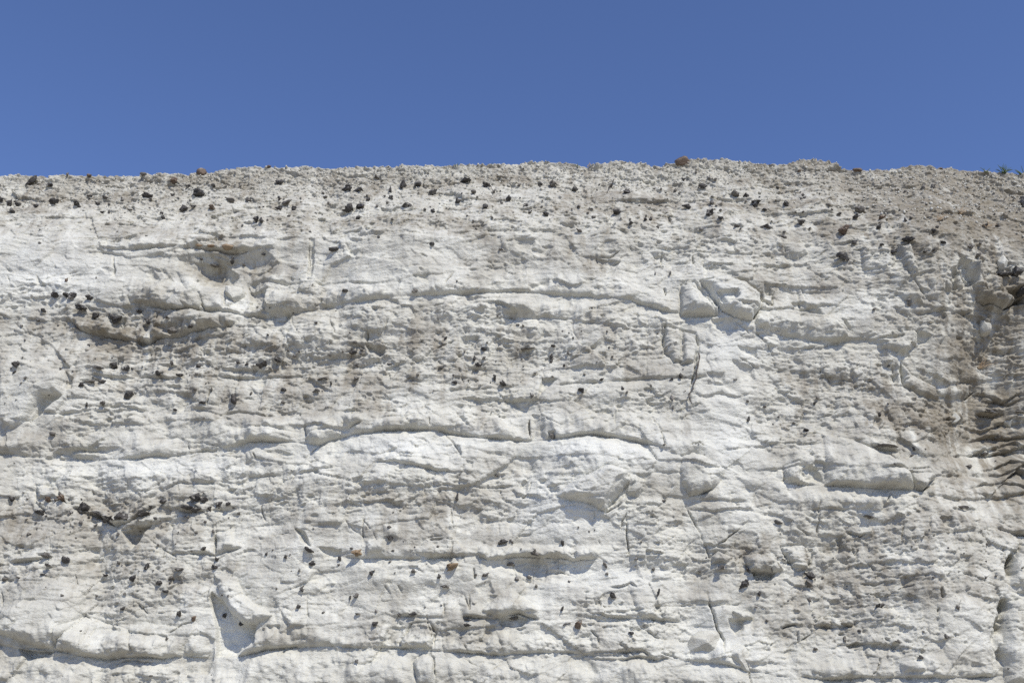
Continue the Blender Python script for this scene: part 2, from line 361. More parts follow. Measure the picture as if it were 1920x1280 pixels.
block(T('C', [(1600, 690), (1660, 680), (1690, 860), (1640, 860)]), .18, 10); block(T('C', [(1720, 760), (1780, 770), (1790, 850), (1730, 860)]), .15, 12)
block(T('C', [(1660, 980), (1720, 1000), (1715, 1080), (1670, 1080)]), .16, 10, 0, .1); block(T('C', [(1800, 840), (1905, 830), (1905, 930), (1830, 920)]), -.34, 12)
block(T('C', [(1640, 850), (1760, 870), (1820, 920), (1770, 980), (1700, 950)]), .2, 12, 0, .2)
# middle left
block(T('D', [(-10, 60), (60, 80), (360, 170), (352, 300), (240, 310), (150, 440), (75, 490), (-10, 500)]), .15, 12, .05, .06)
block(T('D', [(245, 300), (345, 305), (160, 460), (200, 390)]), -.14, 8, 0, 0, .6); block(T('D', [(-10, 420), (78, 485), (-10, 500)]), -.10, 6)
block(T('D', [(365, 170), (410, 200), (400, 270), (365, 270)]), -.10, 6); block(T('D', [(0, 560), (150, 560), (160, 600), (60, 610), (0, 600)]), .07, 12, 0, .15)
block(T('D', [(390, 615), (490, 610), (570, 640), (480, 655), (400, 645)]), .08, 10, 0, .2)
block(T('D', [(820, 270), (930, 220), (1020, 320), (990, 400), (830, 330)]), .08, 16); block(T('D', [(1030, 260), (1280, 250), (1300, 380), (1050, 350)]), -.05, 10)
block(T('D', [(690, 420), (760, 410), (840, 430), (700, 440)]), -.06, 8); block(T('D', [(1700, 440), (1860, 430), (1905, 520), (1790, 575), (1710, 545)]), .12, 14, 0, .15)
block(T('D', [(1480, 620), (1560, 600), (1640, 640), (1560, 655)]), -.08, 8); block(T('D', [(1380, 830), (1430, 810), (1430, 860), (1390, 870)]), -.05, 6)
block(T('D', [(200, 800), (320, 810), (330, 870), (210, 880)]), .08, 10, 0, .1, 1, .03)
block(T('D', [(680, 1060), (830, 1030), (870, 1000), (820, 1060), (740, 1165)]), -.22, 8, 0, 0, .7); block(T('D', [(670, 1050), (830, 1030), (960, 990), (1000, 960), (820, 975), (720, 1010)]), .12, 10, 0, .25)
block(T('D', [(850, 1060), (1100, 1000), (1190, 1090), (1190, 1190), (960, 1170)]), .07, 22); block(T('D', [(1205, 1060), (1300, 1060), (1310, 1140), (1210, 1180)]), .07, 10, 0, .1)
block(T('D', [(1640, 1040), (1700, 1060), (1740, 1150), (1680, 1120)]), -.14, 8); block(T('D', [(1690, 900), (1905, 850), (1905, 1020), (1700, 1010)]), .06, 26)
block(T('D', [(1400, 930), (1540, 890), (1640, 960), (1540, 1000)]), .10, 22)
# middle
block(T('E', [(1190, 870), (1260, 800), (1480, 690), (1600, 720), (1610, 780), (1540, 860), (1470, 950), (1380, 900)]), .24, 16, .10, .08, .7, .02)
block(T('E', [(1440, 930), (1530, 770), (1610, 740), (1600, 850), (1500, 940)]), -.10, 8, 0, 0, .5)
block(T('E', [(1640, 760), (1690, 820), (1650, 870), (1600, 850)]), .10, 10); block(T('E', [(1640, 740), (1730, 740), (1720, 775), (1660, 785)]), -.08, 7)
block(T('E', [(640, 405), (680, 430), (735, 490), (690, 475)]), -.07, 6, 0, 0, .5); block(T('E', [(890, 305), (960, 320), (1030, 390), (990, 380), (900, 330)]), -.08, 7, 0, 0, .6)
block(T('E', [(1410, 380), (1490, 365), (1530, 420), (1450, 400)]), -.06, 7); block(T('E', [(1690, 320), (1785, 355), (1710, 360)]), -.06, 6)
block(T('E', [(1060, 400), (1130, 410), (1140, 540), (1060, 550)]), -.07, 10); block(T('E', [(1150, 510), (1190, 505), (1195, 540), (1155, 545)]), -.10, 6)
block(T('E', [(0, 420), (100, 400), (120, 450), (40, 490)]), .10, 12, 0, .2); block(T('E', [(690, 660), (740, 680), (740, 720), (700, 700)]), -.07, 7)
block(T('E', [(240, 910), (340, 890), (350, 935), (260, 940)]), -.07, 8); block(T('E', [(360, 890), (430, 850), (420, 880), (370, 920)]), -.05, 7); block(T('E', [(450, 830), (520, 830), (510, 865), (460, 870)]), -.05, 7)
block(T('E', [(620, 920), (780, 930), (800, 1010), (720, 1075), (630, 1050)]), -.08, 12); block(T('E', [(1000, 790), (1050, 780), (1040, 860), (1000, 860)]), -.08, 8)
block(T('E', [(1150, 820), (1220, 810), (1210, 850), (1160, 855)]), -.08, 8); block(T('E', [(130, 10), (250, 30), (240, 80), (150, 60)]), -.10, 9)
block(T('E', [(1120, 200), (1210, 205), (1110, 300), (1100, 280)]), -.14, 6); block(T('E', [(980, 1075), (1070, 1070), (1050, 1090), (990, 1092)]), -.06, 5)
block(T('E', [(60, 760), (120, 750), (110, 800), (65, 805)]), -.09, 7); block(T('E', [(230, 1020), (330, 1030), (320, 1095), (240, 1090)]), .09, 14, 0, .15)
block(T('E', [(140, 1110), (240, 1105), (250, 1170), (150, 1190)]), .09, 12, 0, .12)
# middle right
block(T('F', [(-10, 690), (0, 640), (60, 622), (130, 640), (240, 720), (200, 790), (150, 830), (40, 865), (-10, 790)]), .17, 18, 0, .2)
block(T('F', [(290, 745), (500, 745), (560, 790), (630, 900), (540, 900), (380, 830)]), .09, 18); block(T('F', [(560, 700), (640, 680), (650, 790), (570, 775)]), .07, 10, 0, .1, 1, .03)
block(T('F', [(650, 715), (740, 705), (790, 790), (660, 785)]), -.09, 6, 0, 0, .5)
block(T('F', [(780, 520), (940, 540), (1160, 630), (1240, 710), (1290, 825), (1000, 810), (790, 800)]), .12, 18, .06, .06, .7, .02)
block(T('F', [(1250, 720), (1380, 700), (1410, 760), (1340, 828), (1290, 820)]), .20, 12, .1, .2, .7, .06)
block(T('F', [(1080, 110), (1200, 130), (1210, 230), (1150, 240), (1100, 190)]), -.10, 6); block(T('F', [(1220, 110), (1280, 180), (1420, 250), (1440, 320), (1330, 290), (1240, 240)]), .14, 12, 0, .2, 1, .05)
block(T('F', [(1440, 200), (1620, 240), (1600, 300), (1500, 330), (1440, 290)]), .14, 16, 0, .2); block(T('F', [(1480, 400), (1550, 395), (1560, 440), (1490, 460)]), .14, 9, 0, .2)
block(T('F', [(940, 330), (1080, 320), (1110, 400), (1070, 440), (1000, 400)]), .12, 14, 0, .1); block(T('F', [(1060, 420), (1120, 430), (1100, 480), (1065, 475)]), -.10, 6)
block(T('F', [(1250, 360), (1400, 380), (1450, 470), (1370, 510), (1270, 450)]), .10, 18, 0, .15); block(T('F', [(270, 100), (400, 140), (400, 210), (320, 210)]), -.09, 14)
block(T('F', [(130, 170), (240, 175), (230, 230), (160, 215)]), -.06, 8); block(T('F', [(300, 20), (420, 40), (410, 90), (330, 70)]), -.09, 8)
block(T('F', [(770, 190), (940, 190), (960, 290), (800, 300)]), -.06, 18)
# lower left alcove
block(T('G', [(1175, 540), (1190, 505), (1260, 560), (1340, 680), (1440, 690), (1440, 800), (1330, 875), (1215, 875), (1210, 700)]), -.20, 6, -.14, 0, .5)
block(T('G', [(1205, 410), (1330, 425), (1360, 520), (1500, 620), (1540, 640), (1440, 700), (1390, 700), (1290, 620), (1240, 520)]), .22, 16, 0, .10, .9)
block(T('G', [(1440, 640), (1540, 630), (1570, 730), (1540, 800), (1440, 810)]), .10, 12)
block(T('G', [(0, 610), (130, 520), (300, 430), (420, 470), (470, 600), (400, 730), (300, 825), (150, 800), (0, 740)]), .17, 26, 0, .14, .7)
block(T('G', [(110, 830), (310, 840), (240, 885), (140, 885)]), -.20, 7); block(T('G', [(330, 720), (470, 640), (720, 720), (760, 850), (600, 885), (430, 850), (320, 830)]), .14, 22, 0, .15, 1, .03)
block(T('G', [(820, 760), (940, 750), (960, 840), (860, 870)]), -.06, 12); block(T('G', [(770, 560), (830, 630), (780, 650), (700, 600)]), .05, 10)
block(T('G', [(880, 270), (940, 250), (920, 310), (870, 300)]), -.07, 6); block(T('G', [(1790, 255), (1920, 265), (1920, 320), (1830, 320)]), -.10, 7)
block(T('G', [(1500, 700), (1570, 690), (1590, 740), (1530, 760)]), -.07, 8); block(T('G', [(1610, 650), (1720, 640), (1730, 760), (1640, 780)]), .06, 10)
# lower centre
block(T('H', [(785, 330), (1100, 320), (1430, 330), (1380, 400), (1300, 460), (1130, 450), (900, 370), (800, 400)]), -.06, 9, 0, 0, .8)
block(T('H', [(750, 470), (840, 440), (860, 520), (780, 530)]), -.07, 7); block(T('H', [(790, 620), (870, 530), (960, 490), (1060, 560), (1110, 620), (1000, 625), (880, 660)]), .16, 18, 0, .15, .8)
block(T('H', [(880, 660), (980, 640), (1060, 660), (1010, 710), (900, 705)]), -.16, 6)
block(T('H', [(330, 790), (400, 680), (500, 680), (530, 740), (500, 825), (340, 820)]), .15, 14, 0, .15, .7, .04)
block(T('H', [(20, 950), (60, 860), (250, 840), (340, 920), (360, 1030), (20, 1030)]), .08, 22); block(T('H', [(400, 900), (460, 850), (520, 880), (530, 1030), (430, 1030)]), .07, 14, 0, 0, 1, .03)
block(T('H', [(1630, 470), (1700, 440), (1790, 520), (1770, 640), (1690, 650), (1640, 560)]), .10, 16, 0, .1); block(T('H', [(1420, 550), (1460, 560), (1465, 600), (1430, 590)]), -.07, 5)
block(T('H', [(1380, 640), (1640, 650), (1560, 690), (1440, 680)]), -.06, 6); block(T('H', [(1620, 815), (1710, 815), (1690, 830), (1640, 832)]), .07, 5, 0, .3)
block(T('H', [(310, 460), (345, 490), (335, 520)]), -.07, 5, 0, 0, .4); block(T('H', [(130, 220), (240, 210), (240, 300), (150, 290)]), .08, 12)
# lower right
block(T('I', [(340, 300), (480, 290), (570, 380), (520, 400), (380, 395)]), .22, 12, 0, .2, .7); block(T('I', [(380, 385), (530, 395), (500, 440), (410, 445)]), -.20, 6)
block(T('I', [(160, 310), (200, 275), (290, 320), (240, 350), (165, 350)]), .10, 10, 0, .1, 1, .04)
block(T('I', [(270, 610), (380, 620), (400, 660), (320, 665)]), .16, 8, 0, .2); block(T('I', [(255, 655), (350, 660), (345, 720), (300, 750), (265, 710)]), -.14, 7)
block(T('I', [(550, 250), (680, 240), (720, 290), (700, 380), (640, 390)]), .09, 12, 0, 0, 1, .04); block(T('I', [(720, 260), (770, 250), (770, 290), (730, 300)]), .09, 8)
block(T('I', [(740, 290), (860, 290), (860, 320), (800, 380), (740, 350)]), .07, 12, 0, .1); block(T('I', [(860, 210), (905, 200), (900, 260), (880, 260)]), -.09, 6)
block(T('I', [(940, 160), (1060, 150), (1070, 190), (970, 215)]), .09, 10, 0, .2); block(T('I', [(1440, 90), (1510, 80), (1530, 150), (1470, 150)]), -.12, 8)
block(T('I', [(930, 805), (985, 785), (1045, 800), (1000, 820), (940, 824)]), -.16, 5, 0, 0, .3)
block(T('I', [(1430, 570), (1580, 520), (1700, 560), (1740, 700), (1740, 920), (1500, 920), (1450, 800)]), .12, 30); block(T('I', [(1320, 240), (1380, 240), (1370, 270), (1325, 265)]), -.05, 5)
block(T('I', [(1220, 900), (1340, 890), (1360, 960), (1230, 960)]), .13, 16, 0, .1); block(T('I', [(680, 940), (900, 880), (990, 900), (980, 985), (830, 1003)]), .10, 22, 0, .15)
block(T('I', [(740, 690), (780, 650), (840, 660), (830, 705)]), .10, 8, 0, .1, 1, .04); block(T('I', [(880, 690), (930, 650), (980, 680), (960, 700)]), .10, 8, 0, .1, 1, .04)
block(T('I', [(1050, 600), (1180, 590), (1260, 650), (1100, 680)]), .09, 14); block(T('I', [(1180, 790), (1220, 795), (1210, 830), (1185, 825)]), -.08, 5)
block(T('I', [(1830, 560), (1930, 540), (1930, 1030), (1810, 1030), (1800, 760)]), .20, 20); block(T('I', [(1850, 380), (1930, 310), (1930, 480), (1840, 470)]), .10, 14)
block(T('I', [(560, 700), (650, 690), (640, 930), (560, 940)]), -.06, 16)
# fissures and cracks
for t, P, d, w in [
    ('I', [(1895, 250), (1850, 340), (1842, 440)], .6, 7), ('I', [(1812, 540), (1790, 640), (1780, 700), (1752, 770), (1795, 905)], .7, 7.5),
    ('I', [(135, 500), (160, 610), (200, 720), (235, 780), (225, 880)], .12, 3), ('I', [(950, 250), (980, 320), (990, 440)], .10, 2), ('I', [(1010, 330), (1085, 385)], .09, 2),
    ('I', [(1240, 120), (1238, 230)], .07, 1.8), ('I', [(1350, 350), (1345, 410)], .09, 2.2), ('I', [(1445, 480), (1470, 545)], .12, 3.5), ('I', [(1440, 600), (1440, 640)], .09, 2.5),
    ('I', [(1345, 780), (1340, 840)], .12, 3.5), ('I', [(640, 150), (720, 200)], .07, 2), ('I', [(545, 250), (620, 380)], .09, 2.2), ('I', [(730, 290), (715, 340), (700, 380)], .07, 2),
    ('I', [(650, 720), (650, 790), (740, 735)], .06, 1.8), ('I', [(0, 0), (70, 120), (140, 280), (160, 340)], .09, 2.2), ('I', [(200, 240), (330, 155)], .07, 2), ('I', [(1390, 80), (1395, 160)], .06, 1.8),
    ('I', [(560, 710), (650, 690)], .12, 3), ('I', [(880, 460), (1090, 470), (1150, 450)], .07, 2), ('I', [(890, 500), (1130, 540)], .06, 2), ('I', [(1190, 500), (1310, 465)], .06, 2),
    ('I', [(990, 700), (870, 705), (720, 705)], .07, 2), ('I', [(1580, 395), (1720, 450)], .07, 2),
    ('H', [(745, 370), (748, 440)], .14, 2.6), ('H', [(572, 560), (577, 650)], .09, 2), ('H', [(622, 220), (622, 300)], .09, 2), ('H', [(515, 690), (525, 830)], .06, 2), ('H', [(520, 870), (527, 980)], .06, 1.8),
    ('H', [(720, 520), (725, 610), (690, 520)], .06, 1.8), ('H', [(400, 890), (430, 1020)], .05, 1.8), ('H', [(490, 215), (650, 208)], .09, 2.4), ('H', [(740, 975), (830, 960), (930, 900)], .08, 2.2),
    ('H', [(1600, 60), (1615, 260), (1625, 360)], .05, 2), ('H', [(1400, 720), (1440, 760), (1450, 820)], .05, 1.8), ('H', [(1790, 850), (1920, 890)], .09, 2.6), ('H', [(620, 840), (740, 850)], .09, 2.4), ('H', [(680, 790), (720, 850)], .05, 1.6),
    ('H', [(1200, 400), (1240, 392), (1300, 420)], .06, 1.8), ('H', [(240, 470), (285, 525)], .04, 1.6),
    ('G', [(1210, 160), (1208, 300)], .08, 2.2), ('G', [(480, 530), (550, 440), (600, 410)], .09, 2.2), ('G', [(300, 830), (400, 720), (480, 630), (560, 560)], .07, 2), ('G', [(5, 500), (12, 590)], .06, 2),
    ('G', [(830, 200), (920, 270), (990, 310), (985, 340)], .06, 2), ('G', [(510, 790), (560, 700)], .04, 1.6), ('G', [(275, 180), (280, 280)], .05, 1.8), ('G', [(760, 560), (830, 635)], .05, 1.6), ('G', [(420, 400), (440, 480)], .04, 1.6),
    ('G', [(1635, 480), (1640, 640), (1610, 700)], .05, 1.8),
    ('F', [(80, 70), (65, 180), (40, 260), (40, 350)], .10, 3), ('F', [(1215, 110), (1235, 240)], .12, 2.6), ('F', [(1180, 130), (1190, 230)], .07, 2), ('F', [(1560, 330), (1640, 275)], .09, 2.4), ('F', [(1240, 370), (1260, 450)], .07, 2),
    ('F', [(940, 540), (1160, 630), (1240, 710), (1290, 825)], .05, 2), ('F', [(570, 700), (560, 780), (640, 700)], .05, 1.8), ('F', [(1340, 830), (1420, 780)], .16, 3), ('F', [(1130, 910), (1160, 840), (1175, 885)], .08, 2.2),
    ('F', [(800, 480), (860, 490)], .04, 1.6), ('F', [(0, 790), (40, 870)], .05, 2), ('F', [(30, 870), (170, 825)], .12, 3), ('F', [(900, 1000), (910, 1060), (990, 1090), (1070, 1050), (1075, 1000)], .07, 2), ('F', [(970, 1150), (975, 1280)], .09, 2), ('F', [(1000, 1220), (1085, 1275)], .08, 2),
    ('F', [(60, 580), (90, 560), (130, 590)], .06, 2), ('F', [(565, 775), (585, 710)], .05, 1.8),
    ('E', [(1052, 430), (1050, 555)], .12, 2.2), ('E', [(1735, 410), (1780, 490), (1810, 595)], .07, 1.9), ('E', [(1525, 380), (1530, 470)], .05, 1.8), ('E', [(490, 430), (495, 480)], .07, 2),
    ('E', [(560, 490), (620, 560), (680, 655)], .06, 2), ('E', [(1570, 530), (1600, 505)], .06, 1.8), ('E', [(1705, 20), (1700, 200)], .08, 2.2), ('E', [(1125, 170), (1130, 200)], .08, 2), ('E', [(1500, 110), (1600, 150)], .05, 1.8),
    ('E', [(540, 850), (610, 920)], .06, 2), ('E', [(610, 930), (625, 1050)], .07, 2.2), ('E', [(875, 1010), (880, 1080)], .05, 1.8), ('E', [(970, 900), (985, 1000)], .05, 2), ('E', [(1590, 1020), (1605, 1200)], .05, 2),
    ('E', [(1470, 960), (1560, 905)], .12, 3), ('E', [(180, 420), (215, 375)], .05, 1.8), ('E', [(40, 490), (110, 455)], .08, 2.2), ('E', [(1430, 1100), (1450, 1140), (1430, 1180)], .05, 2),
    ('D', [(1055, 580), (1060, 615)], .05, 1.8), ('D', [(1010, 690), (1015, 750)], .05, 1.8), ('D', [(1200, 1000), (1205, 1190)], .09, 2.4), ('D', [(200, 840), (200, 900), (260, 960)], .08, 2.2), ('D', [(330, 840), (340, 880), (420, 940)], .07, 2),
    ('D', [(515, 820), (515, 860)], .06, 2), ('D', [(830, 460), (830, 420)], .05, 1.6), ('D', [(1700, 480), (1715, 540)], .09, 2.2), ('D', [(1690, 660), (1780, 585), (1905, 535)], .06, 2), ('D', [(1420, 630), (1435, 660)], .07, 2),
    ('D', [(1180, 260), (1150, 360)], .05, 1.6), ('D', [(150, 760), (155, 730), (180, 725)], .04, 1.6), ('D', [(1570, 770), (1590, 800)], .06, 2), ('D', [(440, 215), (590, 220)], .07, 2), ('D', [(60, 450), (180, 440)], .03, 1.5),
    ('B', [(145, 1050), (145, 1150)], .10, 2.4), ('B', [(1705, 1000), (1705, 1180)], .09, 2.2), ('B', [(1810, 1020), (1795, 1150)], .10, 2.6), ('B', [(1790, 640), (1790, 720)], .07, 2), ('B', [(820, 680), (860, 730)], .05, 1.8),
    ('B', [(910, 700), (915, 740), (960, 755), (990, 740)], .04, 1.6), ('B', [(1800, 830), (1810, 880)], .09, 2.4), ('B', [(1420, 640), (1430, 690)], .05, 1.8), ('B', [(440, 640), (480, 655)], .05, 1.8), ('B', [(1135, 960), (1160, 1000)], .05, 1.8), ('B', [(1270, 970), (1275, 1000)], .05, 1.8),
    ('B', [(1380, 330), (1450, 390), (1520, 480)], .07, 2.4), ('B', [(1750, 380), (1820, 420), (1850, 480)], .07, 2.4),
    ('C', [(60, 640), (70, 720)], .08, 2.2), ('C', [(120, 690), (120, 770)], .06, 2), ('C', [(110, 850), (200, 920), (215, 980)], .12, 3), ('C', [(440, 940), (390, 1010)], .14, 3), ('C', [(680, 690), (740, 760), (800, 790)], .08, 2.6),
    ('C', [(740, 750), (830, 800)], .06, 2), ('C', [(1380, 890), (1370, 920)], .06, 2), ('C', [(460, 910), (510, 920)], .1, 2.6), ('C', [(1290, 770), (1350, 860), (1400, 930)], .07, 2.4), ('C', [(1340, 880), (1300, 920)], .06, 2),
    ('A', [(330, 770), (440, 740)], .03, 1.5), ('A', [(1720, 550), (1725, 760)], .06, 2), ('A', [(1090, 870), (1150, 960)], .08, 2.4), ('A', [(1260, 860), (1250, 930)], .10, 3), ('A', [(40, 760), (60, 840)], .05, 2), ('A', [(0, 700), (60, 740)], .05, 2), ('A', [(180, 940), (250, 880)], .05, 2),
]:
    crack(T(t, P), d, w)
for i in range(110):
    x, y = rng.uniform(-60, 1960), rng.uniform(440, 1290)
    a = rng.choice([90, 90, 75, 105, 50, 130, 20, 160]) + rng.uniform(-14, 14)
    P = [(x, y)]
    for q in range(rng.randint(2, 5)):
        st = rng.uniform(8, 22); a += rng.uniform(-25, 25)
        P.append((P[-1][0] + st * math.cos(math.radians(a)), P[-1][1] + st * math.sin(math.radians(a))))
    crack(P, rng.uniform(.03, .07), rng.uniform(1.5, 2.4))
D = Df.reshape(px.shape)

# ---- regional masks
rim_py = np.interp(px, [p[0] for p in RIM], [p[1] for p in RIM])
below = py - rim_py
n_med = fbm(X / 0.7, Z / 0.6, 21, 3)
right_deep = sstep(1600, 1760, px)
rub = 1 - sstep(25, 120 + 60 * right_deep, below + 60 * n_med + 25 * fbm(X / .2, Z / .16, 22, 3))
rub[K_RIM:] = 1
patch = fbm(X / 1.3, Z / 0.9, 23, 3)
bedc = Z + .10 * fbm(X / 2.2, Z / 2.2, 51, 3) + .012 * X
rough = sstep(-.12, .30, patch + .15 * n_med + .5 * perlin(bedc / .55, X / 9.0, 24))
def region(cx, cy, sx, sy, rot=0):
    return gauss(cx, cy, sx, sy, 1.0, rot)
for g in [(370, 670, 270, 55), (820, 665, 190, 50), (850, 920, 160, 32), (1560, 720, 140, 70), (1680, 1040, 180, 70), (250, 960, 200, 40), (250, 600, 150, 30), (1600, 1130, 120, 60), (250, 1080, 140, 50), (1850, 540, 80, 110), (1650, 470, 130, 60), (900, 405, 700, 26), (1300, 470, 120, 50)]:
    rough = np.maximum(rough, region(*g))
smooth = np.zeros_like(rough)
for g in [(760, 520, 130, 45), (1150, 800, 120, 30), (740, 845, 130, 24), (1130, 850, 130, 24), (430, 1170, 40, 40), (1340, 560, 70, 45), (1600, 890, 120, 34), (1560, 640, 90, 30), (400, 560, 90, 28), (80, 1140, 80, 50), (1150, 1080, 70, 30), (1330, 1210, 60, 40),
          (250, 875, 260, 20), (1600, 930, 110, 14), (180, 510, 200, 40), (1360, 740, 60, 130), (1060, 960, 70, 40), (960, 1250, 900, 25), (1250, 560, 90, 40), (1080, 560, 200, 22), (560, 1100, 70, 50), (60, 720, 60, 50), (1890, 1200, 40, 60)]:
    smooth = np.maximum(smooth, region(*g))
rough = rough * (1 - .8 * smooth)
# ---- facets: broken planes
wx = X + .06 * fbm(X / .5, Z / .5, 31, 3); wz = Z + .05 * fbm(X / .5, Z / .5, 32, 3)
def facets(sx, sz, tilt, off, seed):
    f1, f2, a, b, c, dx, dy = worley(wx / sx, wz / sz, seed)
    w = .55 + .45 * sstep(0.0, .10, f2 - f1)
    return w * (off * (a - .5) + tilt * ((b - .5) * dx * sx * 2 + (c - .62) * dy * sz * 2))
D = D + facets(1.1, .55, .20, .045, 41) * .42 + facets(.45, .24, .30, .03, 42) * (.22 + .28 * rough) + facets(.20, .11, .36, .022, 43) * (.24 + .52 * rough) + facets(.09, .05, .34, .012, 44) * (.26 + .56 * rough)
# ---- beds eroding at different rates, bellying out and undercut
zb = Z + .10 * fbm(X / 2.2, Z / 2.2, 51, 3) + .012 * X
bed = perlin(zb / .33, X / 6.0, 52) * .028 + perlin(zb / .13, X / 2.2, 53) * .018 * (.4 + rough) + perlin((zb + .02 * n_med) / .060, X / .7, 54) * .013 * (.3 + rough) + perlin((zb + .02 * n_med) / .030, X / .30, 55) * .008 * (.25 + rough)
D = D + bed * (1 - rub)
# ---- mid relief, sagging so undersides are steep
n0 = fbm(X / .42, Z / .24, 61, 3)
n1 = fbm(X / .42, (Z + .10 * n0) / .24, 61, 4)
D = D + (.010 + .012 * rough) * n1
# ---- scooped chips
n2 = fbm(X / .12, Z / .07, 63, 2)
f1, f2, a, b, c, dx, dy = worley((X + .03 * n2) / .15, (Z + .035 * n2 + .02 * n1) / .075, 65)
chip = -(np.clip(.62 - f1, 0, 1)) * (.35 + .65 * (a > .45)) * (1 + .9 * dy)
D = D + chip * .034 * (.12 + .88 * rough) * (1 - .5 * rub)
f1, f2, a, b, c, dx, dy = worley((X + .02 * n2) / .07, (Z + .015 * n2) / .038, 66)
D = D - np.clip(.6 - f1, 0, 1) * (a > .5) * .020 * (.2 + .8 * rough) * (1 - rub)
# ---- sparse deeper pits
f1, f2, a, b, c, dx, dy = worley(X / .42, Z / .26, 67)
D = D - np.clip(1 - (f1 / (.10 + .10 * b)) ** 2, 0, 1) * (a > .55) * .05 * (1 - rub) * (.25 + .75 * rough)
# ---- crumbled, frost-shattered top
f1, f2, a, b, c, dx, dy = worley((X + .03 * n2) / .13, (Z + .02 * n2) / .085, 71)
peb = np.sqrt(np.clip(1 - (f1 / .62) ** 2, 0, 1)) * (.3 + .7 * a)
f1, f2, a, b, c, dx, dy = worley((X + .02 * n2) / .065, (Z + .015 * n2) / .045, 72)
peb2 = np.sqrt(np.clip(1 - (f1 / .62) ** 2, 0, 1)) * (.2 + .8 * a)
D = D + rub * (.045 * peb + .032 * peb2 - .04 + .035 * n0)
# ---- fine grain
g1 = fbm(X / .075, Z / .045, 81, 3, .6)
D = D + (.009 * g1 - .010 * np.clip(g1 - .22, 0, 1) + .010 * (np.abs(perlin(X / .09, (Z + .03 * n2) / .036, 85)) - .3)) * (.18 + .9 * rough)
# ---- fade on the plateau
D[K_RIM + 1:] = D[K_RIM][None, :] * np.exp(-back / .25)[:, None]
edge = sstep(.0, .5, hz); edge[K_RIM:] = 0
Yf = Yg - D
Zf = Zg.copy()
Zf += (1 - edge) * (rub * (.016 * peb + .014 * peb2 - .012)) * np.where(zt >= 1, 1, 1)
PXf, PYf = project(Xg, Yf, Zf)

# ---- colour attributes (the stone's own staining)
wash = fbm(X / .16, Z / 1.3, 92, 4, .6)
blot = fbm(X / 1.0, Z / .6, 91, 5, .6)
bedt = perlin(bedc / .42, X / 5.0, 94)
stain = .72 * sstep(-.16, .34, blot + .42 * wash + .34 * bedt)
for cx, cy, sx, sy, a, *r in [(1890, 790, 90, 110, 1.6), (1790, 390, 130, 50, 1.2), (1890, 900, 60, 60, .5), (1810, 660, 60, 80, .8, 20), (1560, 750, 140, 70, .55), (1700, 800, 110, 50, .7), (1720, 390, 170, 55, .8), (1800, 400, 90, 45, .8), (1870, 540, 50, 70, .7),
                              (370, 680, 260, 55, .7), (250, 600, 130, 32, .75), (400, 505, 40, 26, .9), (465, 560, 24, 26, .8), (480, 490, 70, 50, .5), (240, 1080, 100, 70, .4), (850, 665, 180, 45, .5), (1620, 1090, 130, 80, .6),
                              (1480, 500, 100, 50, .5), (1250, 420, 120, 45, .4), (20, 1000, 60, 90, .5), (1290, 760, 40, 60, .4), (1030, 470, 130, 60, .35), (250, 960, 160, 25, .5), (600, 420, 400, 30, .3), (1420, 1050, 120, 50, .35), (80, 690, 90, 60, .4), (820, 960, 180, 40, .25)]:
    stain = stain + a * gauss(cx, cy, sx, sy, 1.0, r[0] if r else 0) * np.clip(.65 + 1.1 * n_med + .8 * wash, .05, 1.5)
stain = stain * (1 - .65 * smooth) + rub * (.50 + .40 * right_deep + .5 * n_med)
stain = np.clip(stain, 0, 1.4)
fresh = np.zeros_like(stain)
for g in [(425, 1170, 28, 38), (1360, 560, 22, 16), (1150, 1080, 90, 26), (1330, 1200, 40, 40), (1370, 650, 60, 40), (1370, 820, 40, 50), (1060, 950, 70, 50), (440, 560, 20, 20), (80, 520, 80, 40), (740, 840, 120, 20), (1130, 850, 120, 30), (300, 875, 160, 18)]:
    fresh = np.maximum(fresh, region(*g))
fresh = np.maximum(fresh, 1.5 * region(430, 1175, 26, 40))

soil = np.zeros_like(stain)
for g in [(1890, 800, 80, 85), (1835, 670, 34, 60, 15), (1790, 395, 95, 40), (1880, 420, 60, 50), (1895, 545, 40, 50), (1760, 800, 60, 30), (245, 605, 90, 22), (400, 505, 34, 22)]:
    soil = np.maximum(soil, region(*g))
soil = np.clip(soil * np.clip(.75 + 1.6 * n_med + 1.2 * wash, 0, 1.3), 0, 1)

# ------------------------------------------------------------------ materials
def new_mat(name):
    m = bpy.data.materials.new(name)
    m.use_nodes = True
    nt = m.node_tree
    return m, nt, nt.nodes, nt.links, nt.nodes['Principled BSDF']
def noise_node(N, L, vec, scale, detail=4, rough=.55, dist=0):
    n = N.new('ShaderNodeTexNoise')
    n.inputs['Scale'].default_value = scale; n.inputs['Detail'].default_value = detail
    n.inputs['Roughness'].default_value = rough; n.inputs['Distortion'].default_value = dist
    if vec is not None: L.new(vec, n.inputs['Vector'])
    return n
def ramp(N, L, src, a, b, ca=(0, 0, 0, 1), cb=(1, 1, 1, 1)):
    r = N.new('ShaderNodeValToRGB')
    r.color_ramp.elements[0].position = a; r.color_ramp.elements[1].position = b
    r.color_ramp.elements[0].color = ca; r.color_ramp.elements[1].color = cb
    L.new(src, r.inputs[0])
    return r
def mix(N, L, fac, a, b, mode='MIX'):
    m = N.new('ShaderNodeMix'); m.data_type = 'RGBA'; m.blend_type = mode
    for s, v in ((m.inputs[0], fac), (m.inputs[6], a), (m.inputs[7], b)):
        if isinstance(v, (int, float)): s.default_value = v
        elif isinstance(v, tuple): s.default_value = v if len(v) == 4 else (*v, 1)
        else: L.new(v, s)
    return m.outputs[2]
